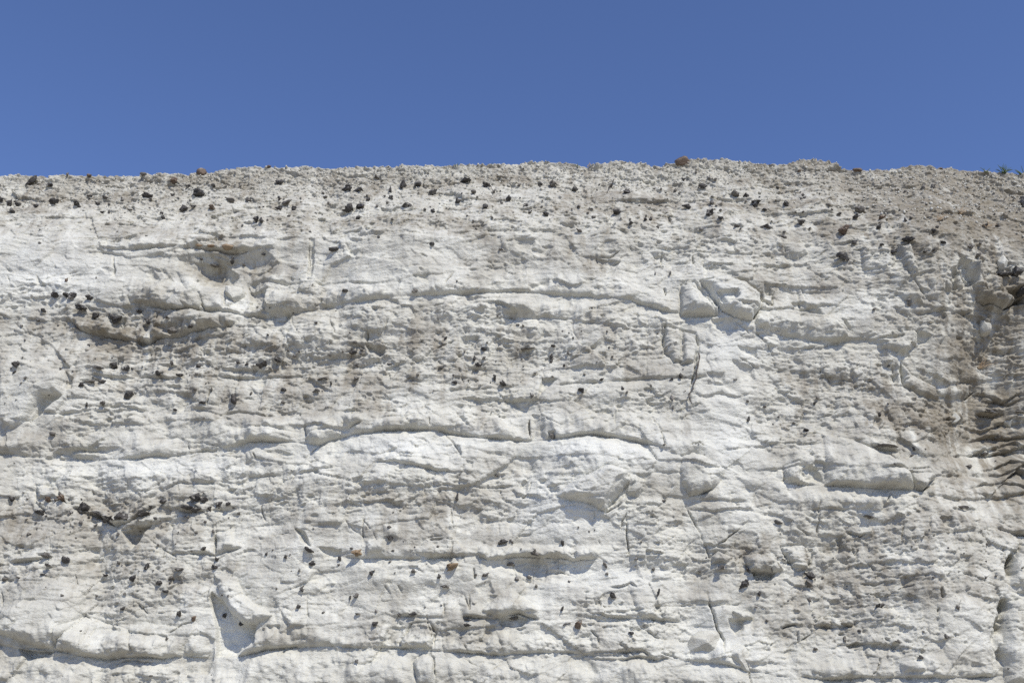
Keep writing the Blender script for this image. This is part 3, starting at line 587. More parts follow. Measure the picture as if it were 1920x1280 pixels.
def math_n(N, L, op, a, b):
    m = N.new('ShaderNodeMath'); m.operation = op
    for s, v in ((m.inputs[0], a), (m.inputs[1], b)):
        if isinstance(v, (int, float)): s.default_value = v
        else: L.new(v, s)
    return m.outputs[0]

def chalk_material(name, with_attr=True, dirt=.0):
    m, nt, N, L, B = new_mat(name)
    tc = N.new('ShaderNodeTexCoord')
    geo = N.new('ShaderNodeNewGeometry')
    pos = geo.outputs['Position']
    def stretched(sx, sy, sz):
        mp = N.new('ShaderNodeMapping'); mp.inputs['Scale'].default_value = (sx, sy, sz); L.new(pos, mp.inputs[0]); return mp.outputs[0]
    white = mix(N, L, ramp(N, L, noise_node(N, L, pos, 1.6, 5).outputs[0], .3, .7).outputs[0], (.505, .49, .42), (.665, .655, .58))
    if with_attr:
        at = N.new('ShaderNodeAttribute'); at.attribute_name = 'stain'
        af = N.new('ShaderNodeAttribute'); af.attribute_name = 'fresh'
        st = math_n(N, L, 'MULTIPLY', at.outputs['Fac'], ramp(N, L, noise_node(N, L, stretched(1, 1, .45), 7, 6, .65).outputs[0], .18, .62).outputs[0])
        soil_attr = N.new('ShaderNodeAttribute'); soil_attr.attribute_name = 'soil'
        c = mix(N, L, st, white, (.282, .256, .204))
    else:
        c = mix(N, L, ramp(N, L, noise_node(N, L, pos, 6, 5).outputs[0], .5, .9).outputs[0], white, (.36, .33, .27))
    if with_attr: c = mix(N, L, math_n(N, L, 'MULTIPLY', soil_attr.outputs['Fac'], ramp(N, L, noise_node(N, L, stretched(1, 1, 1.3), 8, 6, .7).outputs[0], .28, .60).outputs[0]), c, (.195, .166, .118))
    mot = ramp(N, L, noise_node(N, L, stretched(1, 1, 1.5), 4.5, 9, .72).outputs[0], .47, .66)
    c = mix(N, L, math_n(N, L, 'MULTIPLY', mot.outputs[0], .34), c, (.37, .362, .33))
    # rain streaks
    stv = noise_node(N, L, stretched(9, 9, .55), 1.0, 5, .6)
    c = mix(N, L, math_n(N, L, 'MULTIPLY', ramp(N, L, stv.outputs[0], .50, .72).outputs[0], .34), c, (.33, .31, .265))
    # dirt speckle
    sp_ = ramp(N, L, noise_node(N, L, stretched(1, 1, 1.6), 34, 3, .7).outputs[0], .60, .74)
    c = mix(N, L, math_n(N, L, 'MULTIPLY', sp_.outputs[0], .55), c, (.30, .28, .25))
    sp2 = ramp(N, L, noise_node(N, L, stretched(1, 1, 2.2), 11, 5, .7).outputs[0], .56, .76)
    c = mix(N, L, math_n(N, L, 'MULTIPLY', sp2.outputs[0], .38), c, (.42, .40, .36))
    if with_attr:
        c = mix(N, L, math_n(N, L, 'MULTIPLY', af.outputs['Fac'], .6), c, (.69, .69, .635))
    if dirt: c = mix(N, L, dirt, c, (.36, .325, .26))
    L.new(c, B.inputs['Base Color'])
    B.inputs['Roughness'].default_value = .95
    B.inputs['Specular IOR Level'].default_value = .12
    n_a = noise_node(N, L, stretched(1, 1, 1.7), 26, 5, .65)
    n_b = noise_node(N, L, stretched(1, 1, 1.4), 90, 3, .6)
    hsum = math_n(N, L, 'ADD', n_a.outputs[0], math_n(N, L, 'MULTIPLY', n_b.outputs[0], .35))
    bp = N.new('ShaderNodeBump'); bp.inputs['Strength'].default_value = .7; bp.inputs['Distance'].default_value = .028
    L.new(hsum, bp.inputs['Height']); L.new(bp.outputs[0], B.inputs['Normal'])
    return m
M_CHALK = chalk_material('weathered_chalk')
M_BLOCK = chalk_material('loose_chalk', False)
M_RUBBLE = chalk_material('soiled_chalk_rubble', False, .22)

def flint_material(name, dark, mid, crust, crust_lo):
    m, nt, N, L, B = new_mat(name)
    geo = N.new('ShaderNodeNewGeometry'); pos = geo.outputs['Position']
    oi = N.new('ShaderNodeObjectInfo')
    a = noise_node(N, L, pos, 14, 5, .65)
    c = mix(N, L, ramp(N, L, a.outputs[0], .35, .68).outputs[0], dark, mid)
    c = mix(N, L, math_n(N, L, 'MULTIPLY', oi.outputs['Random'], .35), c, mid)
    k = ramp(N, L, noise_node(N, L, pos, 9, 6, .7, .6).outputs[0], crust_lo, crust_lo + .10)
    c = mix(N, L, math_n(N, L, 'MULTIPLY', k.outputs[0], .8), c, crust)
    L.new(c, B.inputs['Base Color'])
    B.inputs['Roughness'].default_value = .62
    bp = N.new('ShaderNodeBump'); bp.inputs['Strength'].default_value = .6; bp.inputs['Distance'].default_value = .015
    L.new(noise_node(N, L, pos, 45, 4, .6).outputs[0], bp.inputs['Height']); L.new(bp.outputs[0], B.inputs['Normal'])
    return m
M_DARK = flint_material('dark_flint', (.020, .018, .016), (.065, .058, .050), (.38, .36, .31), .57)
M_TAN = flint_material('tan_flint', (.16, .10, .052), (.29, .215, .13), (.45, .42, .35), .60)
M_GREY = flint_material('dusty_flint', (.06, .054, .046), (.15, .135, .112), (.45, .43, .39), .55)
M_BROWN = flint_material('brown_flint', (.065, .040, .026), (.15, .105, .068), (.40, .36, .29), .58)

# ------------------------------------------------------------------ cliff mesh
def tag(o, label=None, cat=None, group=None, kind=None):
    if label: o['label'] = label
    if cat: o['category'] = cat
    if group: o['group'] = group
    if kind: o['kind'] = kind
    return o
def link(name, me, mat=None, parent=None):
    if mat is not None and not me.materials: me.materials.append(mat)
    o = bpy.data.objects.new(name, me)
    COL.objects.link(o)
    if parent: o.parent = parent
    return o
def grid_mesh(name, x, y, z):
    nr, nc = x.shape
    me = bpy.data.meshes.new(name)
    co = np.stack([x, y, z], -1).reshape(-1, 3).astype(np.float32)
    i = np.arange(nr * nc, dtype=np.int32).reshape(nr, nc)
    q = np.stack([i[:-1, :-1], i[:-1, 1:], i[1:, 1:], i[1:, :-1]], -1).reshape(-1, 4)
    me.vertices.add(len(co)); me.vertices.foreach_set('co', co.ravel())
    me.loops.add(q.size); me.loops.foreach_set('vertex_index', q.ravel())
    me.polygons.add(len(q)); me.polygons.foreach_set('loop_start', np.arange(0, q.size, 4, dtype=np.int32))
    me.update(calc_edges=True)
    me.polygons.foreach_set('use_smooth', np.ones(len(q), bool))
    return me
me = grid_mesh('chalk_cliff', Xg, Yf, Zf)
for nm, arr in (('stain', stain), ('fresh', fresh), ('soil', soil)):
    at = me.attributes.new(nm, 'FLOAT', 'POINT')
    at.data.foreach_set('value', arr.astype(np.float32).ravel())
cliff = link('chalk_cliff', me, M_CHALK)
tag(cliff, 'weathered white chalk cliff face with bedding ledges and a crumbling top', kind='structure')

# ground in front (below the frame): shingle beach
m, nt, N, L, B = new_mat('beach_shingle')
geo = N.new('ShaderNodeNewGeometry')
vz = N.new('ShaderNodeTexVoronoi'); vz.inputs['Scale'].default_value = 18; L.new(geo.outputs['Position'], vz.inputs['Vector'])
L.new(mix(N, L, ramp(N, L, noise_node(N, L, geo.outputs['Position'], 3, 5).outputs[0], .3, .7).outputs[0], (.30, .27, .22), (.46, .43, .37)), B.inputs['Base Color'])
B.inputs['Roughness'].default_value = .9
bp = N.new('ShaderNodeBump'); bp.inputs['Strength'].default_value = .6; bp.inputs['Distance'].default_value = .05
L.new(vz.outputs[0], bp.inputs['Height']); L.new(bp.outputs[0], B.inputs['Normal'])
gx_, gy_ = np.meshgrid(np.concatenate([-np.geomspace(900, 20, 10), np.linspace(-18, 18, 60), np.geomspace(20, 900, 10)]), np.concatenate([-np.geomspace(900, 20, 10), np.linspace(-18, 20, 60)]))
gz_ = .05 * fbm(gx_ / 3, gy_ / 3, 5, 3)
tag(link('beach', grid_mesh('beach', gx_, gy_, gz_), m), 'shingle beach at the foot of the cliff', kind='structure')

# ------------------------------------------------------------------ finding the surface under a photo pixel
FX, FY = PXf.ravel(), PYf.ravel()
CX, CY, CZ = Xg.ravel(), Yf.ravel(), Zf.ravel()
bins = {}
vis = np.nonzero((FX > -20) & (FX < 1940) & (FY > 270) & (FY < 1300) & (np.arange(len(FX)) < (K_RIM + 3) * ncol))[0]
bi = (FX[vis] // 8).astype(int) * 1000 + (FY[vis] // 8).astype(int)
order = np.argsort(bi, kind='stable'); vis = vis[order]; bi = bi[order]
ub, st_ = np.unique(bi, return_index=True)
en_ = np.append(st_[1:], len(bi))
BIN = {int(b): (int(s), int(e)) for b, s, e in zip(ub, st_, en_)}
def surf(qx, qy):
    """the nearest rock to the camera seen at this photo pixel"""
    best = None
    c = []
    for dx in (-1, 0, 1):
        for dy in (-1, 0, 1):
            s = BIN.get((int(qx // 8) + dx) * 1000 + int(qy // 8) + dy)
            if s: c.append(vis[s[0]:s[1]])
    if not c:
        a, b, d = ray(qx, qy)
        t = 16.6 / b
        return Vector((a * t, 16.6, CAM[2] + d * t)), t
    c = np.concatenate(c)
    d2 = (FX[c] - qx) ** 2 + (FY[c] - qy) ** 2
    near = c[d2 < max(d2.min() + 1, 9)]
    j = near[np.argmin(CY[near])]
    return Vector((CX[j], CY[j], CZ[j])), CY[j] * cp + (CZ[j] - CAM[2]) * sp
def m_per_px(depth): return depth / FPX

# ------------------------------------------------------------------ stone meshes
import bmesh
def vnoise3(co, seed, f):
    a = perlin(co[:, 0] * f + 3.1, co[:, 1] * f + co[:, 2] * f * .7, seed)
    b = perlin(co[:, 1] * f - 1.7, co[:, 2] * f - co[:, 0] * f * .6, seed + 1)
    c = perlin(co[:, 2] * f + 5.3, co[:, 0] * f + co[:, 1] * f * .5, seed + 2)
    return (a + b + c) / 1.8
_ico = {}
def ico(sub):
    if sub not in _ico:
        bm = bmesh.new(); bmesh.ops.create_icosphere(bm, subdivisions=sub, radius=1)
        _ico[sub] = (np.array([v.co[:] for v in bm.verts]), np.array([[v.index for v in f.verts] for f in bm.faces], np.int32))
        bm.free()
    return _ico[sub]
def mesh_from(name, co, faces, smooth=True):
    me = bpy.data.meshes.new(name)
    n = len(faces); k_ = faces.shape[1]
    me.vertices.add(len(co)); me.vertices.foreach_set('co', np.asarray(co, np.float32).ravel())
    me.loops.add(n * k_); me.loops.foreach_set('vertex_index', faces.astype(np.int32).ravel())
    me.polygons.add(n); me.polygons.foreach_set('loop_start', np.arange(0, n * k_, k_, dtype=np.int32))
    me.update(calc_edges=True)
    if smooth: me.polygons.foreach_set('use_smooth', np.ones(n, bool))
    return me
def nodule(seed, sub=3, lobes=5):
    """knobbly broken flint: horns, dents, conchoidal faces; half extents 1"""
    r = np.random.RandomState(seed)
    co, fa = ico(sub)
    co = co.copy()
    rad = np.full(len(co), .50)
    for i in range(lobes):
        d = r.normal(size=3) * np.array([1, .7, 1]); d /= np.linalg.norm(d)
        kk = r.uniform(6, 18); a = r.uniform(.2, .75)
        rad += a * np.exp(kk * (co @ d - 1))
    for i in range(4):
        d = r.normal(size=3); d /= np.linalg.norm(d)
        rad -= r.uniform(.1, .26) * np.exp(r.uniform(6, 16) * (co @ d - 1))
    rad = np.maximum(rad, .22)
    rad *= 1 + .34 * vnoise3(co, seed % 997 + 3, 1.7) + .22 * vnoise3(co, seed % 997 + 9, 3.7) + .14 * vnoise3(co, seed % 997 + 15, 8.0)
    out = co * rad[:, None]
    for i in range(4):
        d = r.normal(size=3); d /= np.linalg.norm(d)
        h = r.uniform(.30, .62); ex = out @ d - h
        out -= np.where(ex > 0, ex, 0)[:, None] * d[None, :] * .92
    lo, hi = out.min(0), out.max(0)
    out = (out - (lo + hi) / 2) / ((hi - lo) / 2)
    return out, fa
def chisel(seed, sub=4, cuts=9, lo=.55, hi=.9, rough_=.05):
    r = np.random.RandomState(seed)
    co, fa = ico(sub)
    out = co * 1.0
    for i in range(cuts):
        d = r.normal(size=3); d /= np.linalg.norm(d)
        ex = out @ d - r.uniform(lo, hi)
        out -= np.where(ex > 0, ex, 0)[:, None] * d[None, :] * .93
    out = out * (1 + rough_ * vnoise3(co, seed % 991, 2.6) + rough_ * .6 * vnoise3(co, seed % 991 + 5, 6.0) + rough_ * .35 * vnoise3(co, seed % 991 + 8, 13.0))[:, None]
    out /= np.abs(out).max(0)[None, :]
    return out, fa
def put_stone(name, mat, qx, qy, w, h, ang, seed, maker, depth_f=.9, out_f=.25, **kw):
    """a stone that covers about w x h photo pixels round (qx, qy), seated in the rock there"""
    P, dep = surf(qx, qy)
    s = m_per_px(dep)
    co, fa = maker(seed, **kw)
    hw, hh = .5 * w * s, .5 * h * s / .9
    dp = depth_f * math.sqrt(hw * hh)
    co = co * np.array([hw, dp, hh])
    ca, sa = math.cos(math.radians(ang)), math.sin(math.radians(ang))
    x = co[:, 0] * ca - co[:, 2] * sa; z = co[:, 0] * sa + co[:, 2] * ca
    co = np.stack([x, co[:, 1], z], -1)
    o = link(name, mesh_from(name, co, fa), mat)
    o.location = (P.x, P.y - dp * out_f, P.z)
    return o
#MARK_OBJECTS
# ------------------------------------------------------------------ flints: (x, y, width, height, tilt, kind[, label]) traced on the photo
FL = {
'A': [(178, 248, 92, 36, 52, 'd', 'long black flint standing on end just under the left end of the rim'), (373, 199, 12, 30, 0, 'g', 'thin upright grey flint splinter poking above the left rim'), (285, 255, 40, 26, -10, 'd'),
      (12, 335, 28, 22, 0, 'd'), (55, 358, 38, 42, 20, 'd'), (72, 400, 28, 36, 60, 'd'), (97, 368, 24, 36, 70, 'd'), (200, 370, 36, 20, 0, 'd'), (303, 348, 60, 32, 10, 'd'), (440, 370, 54, 38, -10, 'd'),
      (548, 358, 30, 18, 0, 'd'), (595, 322, 46, 18, -5, 'g'), (505, 312, 42, 14, 0, 'g'), (618, 408, 14, 24, 0, 'd'), (812, 316, 94, 28, -14, 'd', 'long flat black flint tilted down to the right below the left rim'),
      (975, 235, 38, 44, -20, 'b', 'reddish brown knobbly flint right under the rim'), (1055, 255, 34, 20, 0, 'd'), (1195, 260, 26, 26, 20, 'd'), (958, 314, 30, 14, 0, 'g'), (1120, 305, 78, 44, -12, 'd', 'big black horned flint below the brown block on the rim'),
      (1025, 385, 54, 34, 25, 'd'), (1075, 374, 34, 16, 0, 'd'), (908, 410, 26, 20, 0, 'd'), (905, 442, 28, 20, 0, 'd'), (1190, 382, 42, 28, 0, 'b'), (735, 398, 28, 12, 0, 'd'), (570, 405, 26, 14, 0, 'd'),
      (1290, 348, 62, 24, -5, 'g'), (1380, 342, 42, 26, 0, 'g'), (1345, 258, 16, 14, 0, 'd'), (1570, 245, 50, 46, 50, 'd'), (1567, 338, 16, 36, 0, 'd'), (1605, 350, 62, 22, 5, 'g'), (1560, 388, 46, 26, 0, 'd'),
      (1635, 386, 32, 26, 0, 'd'), (1610, 425, 22, 14, 20, 'd'), (1428, 445, 38, 36, 0, 'd'), (1470, 455, 30, 36, -20, 'd'), (1735, 515, 16, 12, 0, 'd'), (375, 785, 16, 36, 0, 'b'), (1860, 625, 64, 22, 10, 'd'),
      (305, 862, 56, 34, -8, 'd'), (363, 880, 32, 28, 0, 'd'), (403, 875, 58, 44, 0, 'd', 'peaked black flint highest in the dark pocket on the left'), (497, 888, 48, 30, 10, 'd'), (455, 950, 76, 36, -5, 'd'), (240, 950, 34, 28, 0, 'd'), (540, 985, 42, 34, 0, 'd'),
      (655, 1012, 84, 60, 0, 'd', 'biggest black flint in the dark pocket on the left'), (775, 965, 40, 28, 0, 'd'), (825, 1028, 40, 30, 0, 'd'), (930, 995, 22, 18, 0, 'd'), (960, 1070, 60, 34, 20, 'g'), (1060, 1055, 32, 22, 0, 'd'), (1130, 670, 22, 18, 0, 'd'),
      (1190, 715, 62, 16, 0, 'g'), (120, 1038, 18, 16, 0, 'd'), (210, 1018, 20, 14, 0, 'd'), (95, 1255, 30, 36, 60, 'd'), (1300, 690, 18, 40, -20, 'd'), (1355, 710, 20, 14, 0, 'd'), (1470, 655, 26, 14, 0, 'd')],
'B': [(20, 285, 76, 38, -5, 'd', 'left half of the broad black flint pair under the rim'), (88, 280, 84, 42, 5, 'd', 'right half of the broad black flint pair under the rim'), (335, 262, 56, 44, 50, 'd', 'fat black flint with raised head under the middle of the rim'), (280, 288, 22, 42, -10, 'd'), (280, 327, 34, 30, 0, 'd'),
      (432, 255, 54, 40, 15, 'd'), (515, 300, 42, 50, -30, 'g'), (685, 232, 84, 24, 0, 'd', 'long flat black flint nearest the rim in the middle'), (812, 257, 58, 34, -10, 'd'), (850, 292, 12, 26, -15, 'd'), (745, 298, 32, 22, 0, 'g'), (1105, 250, 34, 26, 0, 'd'),
      (1187, 252, 52, 42, -15, 'g', 'large grey flint under the low dip in the rim'), (1305, 280, 44, 38, 0, 'd'), (1590, 295, 46, 30, -25, 'd'), (1495, 268, 44, 14, 45, 'd'), (40, 385, 70, 46, 0, 'd', 'left black flint of the second row pair under the rim'), (102, 382, 62, 36, 0, 'd', 'right black flint of the second row pair under the rim'),
      (155, 332, 24, 26, 0, 'd'), (203, 372, 14, 24, 0, 'd'), (365, 370, 66, 28, -10, 'd'), (470, 392, 20, 14, 0, 'd'), (660, 348, 38, 28, -10, 'd'), (800, 374, 36, 30, 10, 'd'), (925, 338, 40, 34, 20, 'd'), (1030, 370, 32, 30, 20, 'd'),
      (1060, 406, 28, 24, 30, 'd'), (1148, 424, 38, 30, 0, 'd'), (520, 402, 26, 28, 40, 'd'), (92, 437, 36, 22, 10, 'd'), (280, 450, 18, 16, 0, 'd'), (1535, 415, 58, 40, 30, 'd', 'black flint lodged in the hollow right of centre below the rim'), (1618, 463, 30, 18, 20, 'd'),
      (1692, 443, 22, 24, 0, 'd'), (1730, 443, 26, 28, 0, 'd'), (1770, 490, 20, 16, 0, 'd'), (1260, 405, 14, 14, 0, 'd'), (505, 593, 34, 24, -20, 'd', 'lone dark flint on the smooth pale bulge left of centre'), (880, 620, 14, 14, 0, 'd'), (905, 622, 14, 10, 0, 'd'), (1410, 435, 32, 16, -10, 'g'), (1320, 510, 40, 18, -10, 'g'),
      (1845, 750, 12, 24, 0, 'd'), (1750, 745, 10, 20, 0, 'd'), (20, 855, 38, 24, 0, 'd'), (800, 1180, 42, 22, -10, 'd'), (737, 1232, 16, 34, -10, 'd'), (765, 1268, 36, 22, 10, 'd'), (1180, 1155, 32, 22, 0, 'd'), (1166, 1225, 22, 36, 0, 'd'),
      (575, 1112, 22, 18, 0, 'd'), (560, 1150, 20, 18, 0, 'g'), (990, 1040, 20, 10, 0, 'g'), (1020, 1035, 14, 12, 0, 'd'), (410, 858, 40, 22, 0, 'g'), (1855, 290, 22, 30, 0, 'g'), (200, 215, 40, 14, -5, 'g'), (470, 268, 24, 14, 0, 'g')],
'C': [(10, 220, 26, 26, 0, 'd'), (110, 266, 58, 34, -8, 'd'), (290, 310, 42, 42, 10, 'g'), (355, 312, 42, 30, 55, 'd'), (145, 415, 54, 46, 10, 'd', 'fat black flint on the crumbly slope right of the rust boulder'), (205, 440, 32, 30, 0, 'd'), (20, 375, 58, 32, 0, 'd'), (405, 368, 56, 52, -20, 'd', 'black peaked flint with a jutting shoulder below the right rim'),
      (450, 392, 36, 14, -10, 'd'), (155, 362, 26, 22, 0, 'g'), (575, 365, 50, 26, -50, 'd'), (660, 470, 50, 46, -30, 'd'), (465, 485, 64, 26, 8, 'd'), (570, 515, 22, 14, 0, 'd'), (875, 425, 32, 16, 0, 'd'), (960, 442, 46, 26, -15, 'd'), (1105, 440, 50, 26, 5, 'b'), (1088, 490, 28, 24, 0, 'd'),
      (980, 395, 62, 34, 0, 'g'), (890, 512, 64, 56, -35, 'b', 'big dark brown flint slab casting a shadow on the upper right face'), (955, 578, 32, 26, 0, 'd'), (1245, 565, 66, 36, -15, 'd', 'black flint resting on the white fin of the upper right face'), (1115, 597, 26, 16, 0, 'd'), (1210, 393, 22, 14, 0, 'd'), (1238, 447, 12, 24, 0, 'd'),
      (1395, 515, 30, 24, 40, 'd'), (1448, 572, 46, 16, -15, 'd'), (1180, 630, 50, 26, 15, 'd'), (895, 657, 86, 48, -15, 'd', 'large black flint in the pale hollow of the upper right face'), (1345, 635, 28, 18, 0, 'd'), (1405, 627, 26, 20, 0, 'd'), (1610, 595, 40, 34, -40, 'g'), (1645, 660, 42, 24, 20, 'g'), (1680, 478, 48, 18, 0, 'd'), (1755, 482, 32, 24, 0, 'd'),
      (1780, 752, 100, 34, 5, 'd', 'long black flint reaching out of the undercut at the right edge'), (1848, 745, 60, 56, 20, 'd', 'big black flint head above the undercut at the right edge'), (1880, 862, 60, 60, 0, 'd', 'dark flint deep in the undercut at the right edge'), (1265, 922, 30, 36, 20, 'g'), (1340, 270, 32, 42, 10, 'g'), (1390, 268, 26, 32, 0, 'g'), (300, 485, 34, 18, -20, 'g'), (570, 545, 40, 26, -40, 'g'),
      (650, 172, 26, 18, 0, 'b'), (140, 212, 20, 24, 0, 'g'), (1890, 350, 40, 90, 0, 'g'), (1070, 955, 26, 10, 30, 'g')],
'D': [(95, 122, 20, 28, -10, 'd'), (80, 165, 20, 22, 0, 'd'), (645, 130, 46, 36, 0, 'd'), (715, 142, 32, 34, 0, 'd'), (560, 150, 72, 22, -5, 'g'), (885, 172, 34, 30, 25, 'd'), (955, 130, 20, 26, 20, 'd'), (1108, 130, 38, 22, 0, 'd'), (1000, 185, 50, 14, -5, 'd'), (1322, 118, 26, 20, 0, 'd'), (1380, 120, 26, 20, 0, 'd'),
      (1470, 130, 70, 26, 18, 'd', 'dark wedge flint pointing up right on the left middle face'), (1560, 110, 40, 42, 20, 'd'), (575, 218, 44, 22, 5, 'd'), (505, 226, 90, 12, 8, 'g', 'thin straight grey flint splinter lying level on the left middle face'), (455, 250, 32, 24, 0, 'd'), (714, 303, 66, 40, 40, 'd', 'stout black flint leaning up right with a sloping shadow, left middle face'), (1300, 322, 36, 62, 5, 'd', 'upright black flint with a shadow below it, left middle face'),
      (1180, 262, 10, 26, -10, 'd'), (1090, 270, 22, 14, 0, 'd'), (1140, 345, 52, 12, -5, 'd'), (1410, 292, 14, 20, -10, 'd'), (1577, 262, 38, 20, -20, 'd'), (1845, 240, 20, 32, 0, 'd'), (1760, 285, 54, 20, 5, 'g'), (1800, 215, 70, 12, 10, 'g'), (980, 388, 32, 16, 0, 'd'), (1130, 432, 18, 12, 0, 'd'), (300, 520, 38, 16, 0, 'g'), (488, 345, 16, 26, 0, 'd'),
      (75, 880, 32, 36, 40, 'd'), (265, 880, 40, 26, -20, 'b', 'brown flint in the cracked white block above the lower left seam'), (345, 885, 42, 36, 30, 'b', 'knobbly brown flint beside the crack above the lower left seam'), (230, 945, 72, 30, -15, 'd'), (472, 935, 74, 62, 0, 'd', 'round black flint starting the thick seam at lower left'), (545, 970, 54, 32, -10, 'd'),
      (600, 1000, 66, 40, -10, 'd'), (690, 975, 84, 62, 45, 'd', 'largest black flint in the thick seam at lower left'), (795, 960, 66, 24, 20, 'd'), (840, 930, 26, 20, 0, 'd'), (910, 890, 60, 22, 15, 'd'), (1088, 875, 64, 56, 0, 'd', 'spiky black flint topping the right cluster of the lower left seam'), (1145, 885, 54, 40, -10, 'd'), (1040, 935, 74, 20, 0, 'd'),
      (1092, 933, 54, 26, 0, 'd'), (1180, 930, 28, 28, 20, 'd'), (1230, 915, 44, 40, 10, 'd'), (1270, 915, 32, 24, 0, 'd'), (1735, 1162, 64, 34, -5, 'd', 'flat black flint casting a shadow beside the step left of bottom centre'), (1745, 1245, 44, 26, 10, 'd'), (1215, 1220, 26, 24, 0, 'd'), (1200, 1250, 38, 30, 0, 'd'), (1480, 1190, 18, 22, 0, 'd'),
      (1595, 1210, 24, 26, 15, 'd'), (1890, 1215, 22, 26, 0, 'd'), (260, 1200, 64, 30, 0, 'g'), (375, 1215, 54, 36, -10, 'd'), (265, 1240, 42, 18, 0, 'd'), (815, 1250, 26, 40, -15, 'd'), (1140, 1165, 32, 22, 0, 'd'), (330, 850, 14, 20, 0, 'd'), (430, 1090, 16, 14, 0, 'g'), (580, 340, 30, 24, 20, 'g')],
'E': [(65, 75, 48, 26, 40, 'd'), (85, 200, 38, 24, 0, 'g'), (560, 148, 34, 16, 15, 'd'), (765, 140, 38, 26, 15, 'd'), (738, 100, 16, 28, -10, 'd'), (625, 233, 36, 20, 5, 'd'), (432, 180, 16, 14, 0, 'd'), (855, 212, 24, 36, -10, 'd', 'left of two upright flint pegs above the centre of the face'), (905, 228, 44, 36, 0, 'd', 'right of two upright flint pegs above the centre of the face'),
      (1070, 295, 26, 32, 10, 'g'), (1335, 265, 42, 30, -10, 'd', 'single dark flint peg on the pale slab right of centre'), (1450, 213, 30, 16, 0, 'd'), (1570, 255, 20, 26, 0, 'd'), (1595, 292, 16, 16, 0, 'd'), (1845, 205, 26, 14, 0, 'd'), (1850, 320, 32, 38, 20, 'g'), (1890, 200, 22, 32, 0, 'd'), (650, 875, 24, 38, -20, 'd', 'thin black flint leaning over a crack in the lower middle face'),
      (268, 1100, 44, 28, -20, 'd'), (80, 1180, 64, 46, -10, 't', 'rounded tan brown flint on the ledge left of bottom centre'), (625, 1250, 76, 40, 10, 't', 'tan horned flint on the ledge below the lower middle face'), (905, 1115, 68, 28, 10, 'd', 'flat dark flint above the overhanging slab at bottom centre'), (1240, 1130, 22, 32, 0, 'd'), (1085, 1190, 56, 32, -20, 'g', 'grey flint stuck in the lip of the overhanging slab'),
      (1805, 885, 40, 18, 0, 'd'), (1175, 525, 36, 26, 0, 'g'), (1165, 105, 22, 38, 0, 'd'), (1242, 125, 18, 20, 0, 'd'), (1035, 42, 92, 12, 5, 'g', 'thin flat flint plate jutting from the middle of the face'), (1480, 1245, 20, 40, 25, 'g'), (265, 125, 34, 14, 0, 'g'), (1260, 70, 12, 26, 0, 'd'), (120, 45, 20, 20, 0, 'd')],
'F': [(300, 215, 28, 10, 10, 'd'), (750, 315, 22, 14, 0, 'b'), (745, 347, 22, 18, 15, 'd'), (690, 488, 34, 20, -15, 'd'), (370, 438, 20, 30, 0, 'd'), (455, 355, 20, 12, 0, 'd'), (620, 462, 26, 10, 0, 'g'), (1105, 410, 22, 26, 10, 'd'), (1140, 590, 136, 20, -9, 'g', 'long flat grey flint plate on the brownish slope, right side'), (1282, 592, 14, 34, 5, 'd', 'small upright dark flint peg on the brownish slope, right side'),
      (1270, 632, 30, 12, 10, 'd'), (1360, 595, 14, 10, 0, 'd'), (1185, 690, 14, 14, 0, 'd'), (1590, 690, 54, 24, -5, 'g'), (1720, 398, 70, 26, 0, 'g'), (1880, 398, 54, 20, 0, 'g'), (1680, 635, 46, 20, 0, 'g'), (1760, 545, 40, 24, 0, 'g'), (540, 425, 16, 12, 0, 'd'), (360, 340, 16, 12, 0, 'g'), (510, 455, 14, 10, 0, 'd'), (1145, 140, 16, 14, 0, 'd')],
'G': [(745, 430, 48, 34, 25, 'd', 'angular black flint left of the alcove block at lower left'), (890, 460, 44, 26, 10, 'd'), (935, 510, 44, 18, 0, 'd'), (700, 508, 22, 16, 0, 'd'), (820, 370, 28, 38, -15, 'd'), (685, 598, 36, 22, 25, 'd'), (1015, 622, 34, 36, -15, 'd'), (1098, 655, 32, 28, 10, 'b', 'brown flint peg with a long shadow left of the alcove'), (1710, 492, 30, 36, -15, 'd', 'dark flint peg with a shadow right of the alcove'),
      (1675, 595, 28, 20, 20, 'd'), (1820, 618, 18, 14, 0, 'd'), (600, 408, 36, 18, 0, 'd'), (345, 522, 20, 16, 0, 'd'), (1265, 632, 22, 30, 0, 'd'), (1352, 690, 34, 30, 0, 'd'), (1000, 385, 64, 16, 0, 'g'), (970, 435, 26, 26, -15, 'g'), (95, 430, 34, 14, 0, 'g'), (25, 430, 32, 22, 0, 'g'), (935, 765, 20, 24, 10, 'g'), (460, 720, 12, 12, 0, 'd'), (855, 980, 22, 10, 10, 'd'), (1550, 495, 12, 12, 0, 'd'), (250, 405, 40, 12, 0, 'd')],
'H': [(170, 402, 40, 34, 10, 'd'), (400, 392, 34, 22, 0, 'g'), (558, 425, 24, 28, -10, 'd'), (580, 486, 58, 18, 5, 'g'), (80, 535, 36, 26, 0, 'g'), (45, 540, 16, 26, -15, 'd'), (192, 680, 40, 28, 5, 'd', 'rounded dark flint on the pale wall left of bottom centre'), (335, 640, 26, 24, 0, 'g'), (405, 635, 52, 20, 5, 'd'), (715, 655, 56, 14, 5, 'd'), (710, 686, 54, 20, -5, 'd'), (970, 662, 80, 18, 5, 'g'),
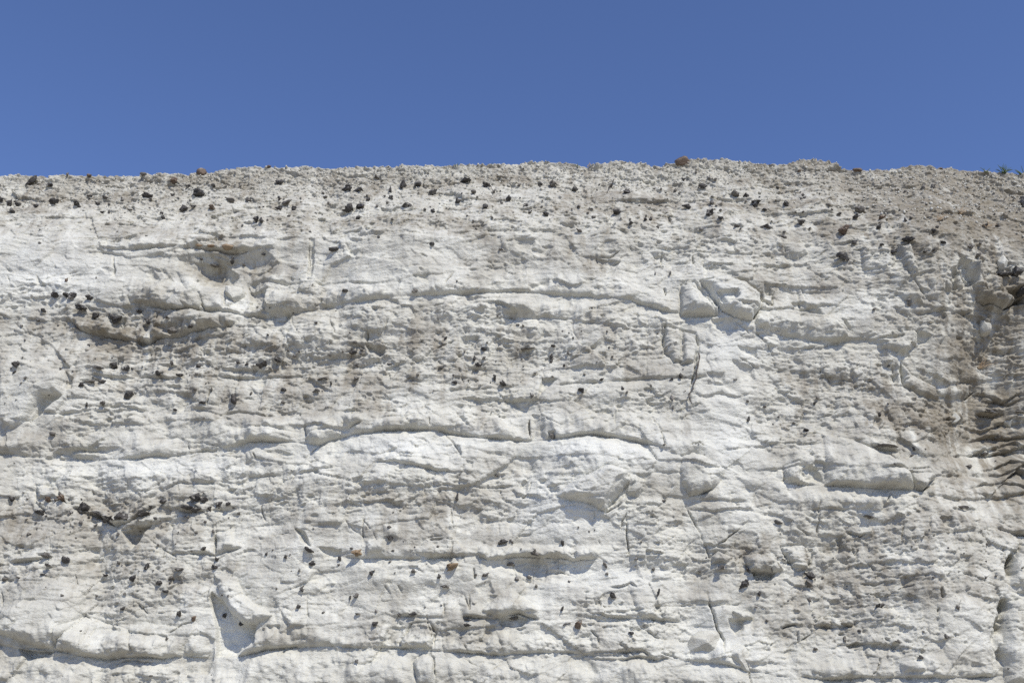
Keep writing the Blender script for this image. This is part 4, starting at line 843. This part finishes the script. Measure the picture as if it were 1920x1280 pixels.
      (1330, 685, 54, 48, 10, 'b', 'pinkish brown flint with a pointed shadow at bottom centre'), (1272, 692, 64, 12, 12, 'd'), (1525, 537, 46, 34, -20, 'd', 'dark flint on the white wall right of bottom centre'), (1785, 505, 18, 50, -15, 'd'), (1100, 470, 16, 22, 0, 'd'), (1242, 605, 16, 32, -15, 'd'), (1630, 740, 36, 18, 0, 'd'), (1750, 378, 22, 16, 0, 'd'), (955, 360, 54, 18, 0, 'g'), (995, 430, 30, 24, 0, 'g'),
      (1660, 325, 26, 18, 0, 'g'), (90, 640, 36, 12, -15, 'g'), (810, 410, 44, 22, 0, 'g'), (1700, 705, 14, 12, 0, 'd'), (1490, 398, 20, 16, 0, 'g'), (90, 890, 26, 18, 0, 'g')],
'I': [(340, 468, 74, 40, 22, 'd', 'hooked black flint with a blue shadow right of bottom centre'), (430, 525, 20, 36, -15, 'd'), (717, 412, 72, 40, -10, 'd', 'largest dark flint at lower right with pale crust below'), (720, 460, 56, 40, -25, 'g'), (1100, 585, 56, 30, 0, 'd', 'peaked black flint in the cracked beds at lower right'), (915, 780, 20, 38, -10, 'g'), (1215, 785, 36, 20, -20, 'g'), (405, 588, 16, 16, 0, 'd'),
      (210, 380, 44, 28, 0, 'g'), (1330, 875, 32, 20, 0, 'd'), (710, 550, 26, 38, 10, 'g'), (360, 375, 26, 40, 40, 'g'), (495, 385, 14, 40, 0, 'g'), (990, 720, 20, 16, 0, 'd'), (745, 835, 26, 20, 20, 'g'), (1485, 755, 30, 30, 0, 'g'), (1545, 590, 26, 20, 0, 'g'), (535, 110, 60, 22, -10, 'g'), (1045, 95, 60, 18, 0, 'g'), (1720, 240, 22, 16, 0, 'd'), (1580, 35, 80, 16, 0, 'g')],
}
ORD = 'first second third fourth fifth sixth seventh eighth ninth tenth eleventh twelfth thirteenth fourteenth fifteenth sixteenth seventeenth eighteenth nineteenth twentieth'.split()
ROWS = [(375, 'in top row under rim'), (435, 'in second row below rim'), (560, 'on upper face'), (665, 'above mid-face'), (790, 'on mid-face'), (915, 'below mid-face'), (1010, 'on lower face'), (1090, 'low on face'), (2000, 'near picture foot')]
COLS = [(240, 'far left'), (480, 'left'), (720, 'left of centre'), (960, 'just left of centre'), (1200, 'just right of centre'), (1440, 'right of centre'), (1680, 'right'), (3000, 'far right')]
MATS = {'d': M_DARK, 'g': M_GREY, 'b': M_BROWN, 't': M_TAN}
CWORD = {'d': 'black', 'g': 'grey', 'b': 'brown', 't': 'tan'}
cells = {}
seed = 100
traced = []
for t in FL:
    ox, oy, s_ = TILES[t]
    for it in FL[t]:
        seed += 13
        traced.append((it[2] * it[3] * (100 if len(it) > 6 else 1), ox + it[0] / s_, oy + it[1] / s_, it[2] / s_, it[3] / s_, it, seed))
traced.sort(key=lambda e: -e[0])
chips = [(e[1], e[2], e[3], e[4], e[5][4], e[6]) for e in traced[300:]]
for area, qx, qy, w, h, it, sd_ in traced[:300]:
    ang, kd = it[4:6]
    big = max(w, h) > 13
    long_ = max(w, h) / min(w, h) > 2.4
    r = random.Random(sd_)
    o = put_stone('flint_nodule', MATS[kd], qx, qy, w * .92, h * .92, ang, sd_, nodule, depth_f=r.uniform(.9, 1.5), out_f=r.uniform(.12, .45), sub=4 if big else 3, lobes=3 if long_ else r.randint(3, 6))
    tag(o, None, 'flint', 'flint nodules studding the chalk face')
    if len(it) > 6: o['label'] = it[6]; continue
    row = next(i for i, c in enumerate(ROWS) if qy < c[0]); col = next(i for i, c in enumerate(COLS) if qx < c[0])
    size = 'tiny' if max(w, h) < 7 else 'small' if max(w, h) < 12 else 'mid-sized'
    shape = 'flat' if w > 2.1 * h else 'upright' if h > 1.3 * w else 'tilted' if abs(ang) > 20 else 'rounded'
    cells.setdefault((row, col), []).append((qx, o, size, shape, CWORD[kd]))
for (row, col), lst in cells.items():
    lst.sort(key=lambda e: e[0])
    for i, (qx, o, size, shape, cw) in enumerate(lst):
        if len(lst) == 1: o['label'] = f'{size} {shape} {cw} flint {ROWS[row][1]}, {COLS[col][1]}'
        else: o['label'] = f'{size} {shape} {cw} flint {ROWS[row][1]}, {COLS[col][1]}, {ORD[min(i, 19)]} from left'

# tiny flint chips past counting: one mass
rc = random.Random(77)
for i in range(420):
    band = rc.random()
    if band < .38: y = rc.gauss(375, 30); x = rc.uniform(0, 1920)
    elif band < .6: y = rc.gauss(690, 45); x = rc.uniform(0, 1300)
    elif band < .72: y = rc.gauss(965, 22); x = rc.uniform(0, 450)
    elif band < .88: y = rc.gauss(1060, 50); x = rc.uniform(0, 1900)
    else: y = rc.uniform(430, 1270); x = rc.uniform(0, 1920)
    if y < np.interp(x, [p[0] for p in RIM], [p[1] for p in RIM]) + 8 or y > 1275: continue
    q = 2.2 + 3.2 * rc.random() ** 2
    chips.append((x, y, q * rc.uniform(.9, 1.9), q, rc.uniform(-40, 40), 5000 + i))
cc, cf, cb = [], [], 0
cprot = [nodule(7000 + i, sub=2, lobes=4) for i in range(14)]
for (x, y, w, h, ang, sd_) in chips:
    P, dep = surf(x, y); ms = m_per_px(dep)
    co, fa = cprot[sd_ % 14]
    co = co * np.array([.5 * w * ms, .6 * math.sqrt(w * h) * ms, .55 * h * ms])
    ca, sa = math.cos(math.radians(ang)), math.sin(math.radians(ang))
    co = np.stack([co[:, 0] * ca - co[:, 2] * sa, co[:, 1], co[:, 0] * sa + co[:, 2] * ca], -1) + np.array([P.x, P.y - .15 * h * ms, P.z])
    cc.append(co); cf.append(fa + cb); cb += len(co)
tag(link('flint_chips', mesh_from('flint_chips', np.concatenate(cc), np.concatenate(cf)), M_GREY), 'tiny dark flint chips peppering the chalk face', 'flint chips', kind='stuff')

# ------------------------------------------------------------------ stones on the rim
for nm, mt, x, y, w, h, ang, lab in [
        ('rim_stone', M_BROWN, 1279, 296, 28, 19, 5, 'rust brown boulder perched highest on the rim right of centre'),
        ('rim_stone', M_BROWN, 380, 317, 19, 15, 0, 'square brown stone sitting on the rim where it steps up'),
        ('rim_stone', M_BROWN, 169, 331, 9, 6, 0, 'small rusty stone on the rim near the left edge'),
        ('rim_stone', M_BROWN, 1607, 316, 20, 6, 0, 'flat brown stone in the dip of the rim at right'),
        ('rim_stone', M_BROWN, 1763, 313, 10, 5, 0, 'small red brown stone on the rim near the grass'),
        ('rim_stone', M_GREY, 267, 328, 12, 7, 0, 'small grey stone on the rim at left'),
        ('rim_stone', M_BROWN, 505, 312, 11, 5, 10, 'small brown stone on the rim left of centre'),
        ('ledge_stone', M_TAN, 427, 464, 22, 11, 5, 'largest ochre stone lying on the ledge over the hollow'),
        ('ledge_stone', M_TAN, 395, 463, 16, 6, 0, 'middle ochre stone lying on the ledge over the hollow'),
        ('ledge_stone', M_TAN, 372, 462, 14, 5, 0, 'leftmost ochre stone lying on the ledge over the hollow')]:
    seed += 7
    o = put_stone(nm, mt, x, y, w, h, ang, seed, chisel, depth_f=.9, out_f=.1, sub=3, cuts=8, rough_=.10)
    tag(o, lab, 'stone', 'brown stones on the rim and ledges')

# ------------------------------------------------------------------ loose chalk blocks: real outline, faceted front, seated in the face
def poly_block(P, thick, label, seed_, tilt=0.0):
    r = np.random.RandomState(seed_)
    cx, cy = sum(p[0] for p in P) / len(P), sum(p[1] for p in P) / len(P)
    S, dep = surf(cx, cy)
    yc = float(np.median([surf(*p)[0].y for p in P])) + .02
    n, K = 72, 18
    # resample the outline, slightly rounded
    seg = [math.dist(P[i], P[(i + 1) % len(P)]) for i in range(len(P))]
    tot = sum(seg); cum = np.cumsum([0] + seg)
    xs = np.interp(np.linspace(0, tot, n, endpoint=False), cum, [p[0] for p in P] + [P[0][0]]); ys = np.interp(np.linspace(0, tot, n, endpoint=False), cum, [p[1] for p in P] + [P[0][1]])
    for _ in range(2): xs = .5 * xs + .25 * (np.roll(xs, 1) + np.roll(xs, -1)); ys = .5 * ys + .25 * (np.roll(ys, 1) + np.roll(ys, -1))
    a, b, d = ray(xs, ys); bx, bz = a / b * yc, CAM[2] + d / b * yc
    a, b, d = ray(cx, cy); ox, oz = a / b * yc, CAM[2] + d / b * yc
    co = []
    for k_ in range(K + 1):
        f = 1 - (k_ - 1) / (K - 1) if k_ else 1.0
        f = max(f, 0)
        hgt = -.22 if k_ == 0 else thick * (1 - f ** 2.6) ** .6
        x, z = ox + (bx - ox) * f, oz + (bz - oz) * f
        co.append(np.stack([x, np.full(n, yc - hgt) - tilt * (oz - z) * (k_ > 0) * (1 - f), z], -1))
    co = np.concatenate(co)
    c0 = np.array([ox, yc, oz]); rel = co - c0
    ext = max(np.ptp(bx), np.ptp(bz)) / 2
    for i in range(9):
        d_ = r.normal(size=3); d_[1] = -abs(d_[1]) - .25; d_ /= np.linalg.norm(d_)
        ex = rel @ d_ - r.uniform(.30, .70) * (abs(d_[0]) * ext + abs(d_[2]) * ext + abs(d_[1]) * thick) * .9
        rel -= np.where((ex > 0) & (np.arange(len(rel)) >= n), ex, 0)[:, None] * d_[None, :] * .85
    ns = vnoise3(rel, seed_, 5.0) * .020 + vnoise3(rel, seed_ + 4, 13.0) * .011 + vnoise3(rel, seed_ + 8, 30.0) * .006
    rel[:, 1] -= ns * (ext / .5 + .4); rel[:, 0] += .5 * ns; rel[:, 2] += .4 * ns
    i = np.arange((K + 1) * n).reshape(K + 1, n)
    j = np.roll(i, -1, axis=1)
    fa = np.stack([i[:-1], j[:-1], j[1:], i[1:]], -1).reshape(-1, 4)
    o = link('chalk_block', mesh_from('chalk_block', rel, fa), M_BLOCK)
    o.location = c0
    tag(o, label, 'chalk block', 'loose chalk blocks on the face')
for i, (t, P, th, tl, lab) in enumerate([
        ('A', [(1262, 835), (1300, 798), (1335, 805), (1365, 860), (1372, 930), (1330, 965), (1258, 940)], .30, .15, 'bright white wedge of chalk standing in the hollow at upper left'),
        ('A', [(922, 885), (960, 848), (1050, 885), (1055, 920), (1000, 938), (928, 922)], .14, .1, 'low white chalk block left of the hollow at upper left'),
        ('I', [(105, 665), (150, 668), (205, 745), (242, 840), (215, 902), (120, 908), (2, 880), (30, 790)], .26, .25, 'big pale pyramid block of chalk wedged at bottom right of centre'),
        ('I', [(242, 800), (300, 782), (370, 840), (425, 955), (350, 955), (255, 885)], .18, .1, 'smooth white chalk block leaning beside the pyramid block'),
        ('I', [(828, 692), (850, 660), (890, 663), (908, 697)], .08, 0, 'small chalk block in the cracked beds at lower right'),
        ('C', [(1662, 1000), (1700, 982), (1724, 1040), (1716, 1085), (1680, 1087), (1662, 1060)], .10, .1, 'white chalk knob hanging at the edge of the brown recess'),
        ('F', [(1788, 430), (1830, 420), (1853, 455), (1830, 478), (1793, 472)], .10, 0, 'white chalk cobble on the strata of the brown recess'),
        ('F', [(1478, 410), (1540, 393), (1562, 420), (1530, 452), (1488, 458)], .12, .1, 'rounded grey chalk cobble at the edge of the brown recess'),
        ('C', [(1752, 680), (1780, 648), (1812, 690), (1802, 732), (1770, 742)], .11, .1, 'white chalk knob above the undercut at the right edge'),
        ('I', [(1688, 967), (1720, 933), (1780, 943), (1777, 980), (1700, 987)], .12, .1, 'white chalk block at the foot of the deep fissure'),
        ('H', [(723, 567), (750, 553), (778, 570), (760, 585), (730, 582)], .06, 0, 'small white chalk block left of the brow bulge at bottom centre'),
        ('G', [(1070, 862), (1110, 843), (1182, 860), (1172, 874), (1088, 875)], .09, 0, 'flat cream chalk slab on the ledge left of the alcove')]):
    poly_block(T(t, P), th, lab, 40 + i * 3, tl)

# ------------------------------------------------------------------ crumbled chalk fragments over the top of the cliff (uncountable)
rs = np.random.RandomState(4)
nfrag = 5200
fr_co, fr_fa = [], []
protos = [chisel(2000 + i, sub=1, cuts=5, lo=.5, hi=.85, rough_=.12) for i in range(12)]
base = 0
made = 0
rub_flat = rub.ravel()
cand = np.nonzero((rub_flat > .35) & (FX > -60) & (FX < 1980) & (np.arange(len(FX)) < (K_RIM + 4) * ncol))[0]
pick = cand[rs.randint(0, len(cand), nfrag * 2)]
for j in pick:
    b = FY[j] - np.interp(FX[j], [p[0] for p in RIM], [p[1] for p in RIM])
    if rs.rand() > math.exp(-max(b, 0) / (42 if FX[j] < 1600 else 80)) + .03: continue
    co, fa = protos[rs.randint(12)]
    s = (.010 + .018 * rs.rand() ** 2) * (.7 if b < 6 else 1) + (.028 * rs.rand() if rs.rand() < .07 else 0)
    R = np.array(Euler(rs.uniform(0, 6.28, 3)).to_matrix())
    c = (co * np.array([1, .8, .62]) * s) @ R.T + np.array([CX[j], CY[j] - .25 * s, CZ[j] + .15 * s])
    fr_co.append(c); fr_fa.append(fa + base); base += len(c); made += 1
    if made >= nfrag: break
rubble = link('chalk_rubble', mesh_from('chalk_rubble', np.concatenate(fr_co), np.concatenate(fr_fa), False), M_RUBBLE)
tag(rubble, 'loose chalk fragments crumbling along the cliff top', 'rubble', kind='stuff')

# ------------------------------------------------------------------ plants, roots
def plant_material(name, a, b):
    m, nt, N, L, B = new_mat(name)
    geo = N.new('ShaderNodeNewGeometry')
    L.new(mix(N, L, ramp(N, L, noise_node(N, L, geo.outputs['Position'], 20, 3).outputs[0], .35, .65).outputs[0], a, b), B.inputs['Base Color'])
    B.inputs['Roughness'].default_value = .7
    return m
M_GREEN = plant_material('green_grass', (.035, .065, .016), (.075, .11, .03))
M_DRY = plant_material('dry_stalk', (.30, .21, .12), (.42, .32, .20))
M_ROOT = plant_material('dark_root', (.05, .042, .033), (.11, .092, .072))
def tube(pts, rads, sides=5):
    pts = [Vector(p) for p in pts]
    co, fa = [], []
    for i, p in enumerate(pts):
        d = (pts[min(i + 1, len(pts) - 1)] - pts[max(i - 1, 0)]).normalized()
        u = d.cross(Vector((0.3, 1, .2))).normalized(); v = d.cross(u)
        for k_ in range(sides):
            a = 2 * math.pi * k_ / sides
            co.append(p + (u * math.cos(a) + v * math.sin(a)) * rads[i])
    for i in range(len(pts) - 1):
        for k_ in range(sides):
            a = i * sides + k_; b = i * sides + (k_ + 1) % sides
            fa.append((a, b, b + sides, a + sides))
    return np.array([c[:] for c in co]), np.array(fa, np.int32)
def tuft(name, label, cat, mat, qx, qy, n, length, spread, seed_, part, lift=0.0, droop=.3, thick=.006, group=None):
    r = random.Random(seed_)
    P, dep = surf(qx, qy)
    root = bpy.data.objects.new(name, None); COL.objects.link(root)
    root.location = P + Vector((0, -.01, lift))
    tag(root, label, cat, group)
    for i in range(n):
        a = r.uniform(-1, 1) * spread; L_ = length * r.uniform(.5, 1.0); b = r.uniform(-.5, .25)
        d = Vector((math.sin(a), b * .6, math.cos(a))).normalized()
        p0 = Vector((r.uniform(-.04, .04), r.uniform(-.03, .03), -.03))
        pts = [p0 + d * L_ * q + Vector((math.sin(a) * droop * q * q * L_, 0, -droop * q * q * L_ * abs(math.sin(a)))) for q in (0, .3, .6, .85, 1)]
        co, fa = tube(pts, [thick, thick, thick * .8, thick * .55, thick * .2])
        link(part, mesh_from(part, co, fa), mat, root)
    return root
for i, (x, y, n, l, sp_, lab) in enumerate([(1846, 319, 5, .17, .6, 'sparse green grass sprig on the rim, leftmost of the right-hand grass'), (1884, 321, 15, .23, 1.0, 'spreading green grass tuft on the rim at far right'),
                                           (1912, 322, 10, .21, .85, 'green grass tuft on the rim at the right edge'), (854, 309, 3, .09, .3, 'tiny green grass sprig on the rim left of the middle hump'),
                                           (916, 306, 3, .08, .5, 'tiny dark green sprig on the rim beside the middle hump'), (1085, 311, 4, .11, .7, 'small green sprig in the dip of the rim right of the middle hump')]):
    tuft('grass_tuft', lab, 'grass', M_GREEN, x, y, n, l, sp_, 50 + i, 'blade', group='grass tufts on the rim', thick=.007)
tuft('dry_plant', 'brown dry stem leaning in the rim dip right of the middle hump', 'dry plant', M_DRY, 1101, 311, 2, .16, .5, 71, 'stalk', thick=.011)
for i, (x, y, n, l, lab) in enumerate([(1838, 690, 34, .34, 'pale straw coloured dry plant at the left edge of the brown recess'), (1800, 400, 14, .22, 'brown dry plant on the crumbly slope below the right rim'), (1760, 412, 12, .20, 'brown dry plant left of its neighbour on the right crumbly slope'), (1850, 425, 12, .2, 'brown dry plant on the far right crumbly slope')]):
    tuft('dry_plant', lab, 'dry plant', M_DRY, x, y, n, l, 1.1, 90 + i, 'stalk', thick=.0035 if i == 0 else .0045, group='dry plants on the face')
def root_thing(label, pts, r0, seed_):
    r = random.Random(seed_)
    P3 = []
    for (x, y) in pts:
        P, dep = surf(x, y); P3.append(P + Vector((r.uniform(-.01, .01), -.035, 0)))
    # keep it hanging free: smooth the depth
    ys = [p.y for p in P3]; 
    for i, p in enumerate(P3): p.y = min(p.y, sum(ys) / len(ys))
    fine = []
    for i in range(len(P3) - 1):
        for q in range(4):
            f = q / 4
            fine.append(P3[i].lerp(P3[i + 1], f) + Vector((r.uniform(-.012, .012), r.uniform(-.01, .01), 0)))
    fine.append(P3[-1])
    rr = [r0 * (r.uniform(.6, 1.25)) * (1 - .5 * i / len(fine)) for i in range(len(fine))]
    co, fa = tube(fine, rr, 7)
    o = link('hanging_root', mesh_from('hanging_root', co, fa), M_ROOT)
    tag(o, label, 'root', 'roots hanging on the face')
root_thing('long dark root hanging in the crack right of centre', T('F', [(82, 70), (72, 150), (60, 210), (42, 265), (36, 310), (42, 358)]), .016, 5)
root_thing('short dark root looping down under the middle of the rim', T('B', [(810, 262), (840, 278), (852, 300)]), .010, 6)
root_thing('thin dark root below the flint at the dip of the rim', T('B', [(1520, 245), (1495, 270), (1480, 295)]), .012, 7)
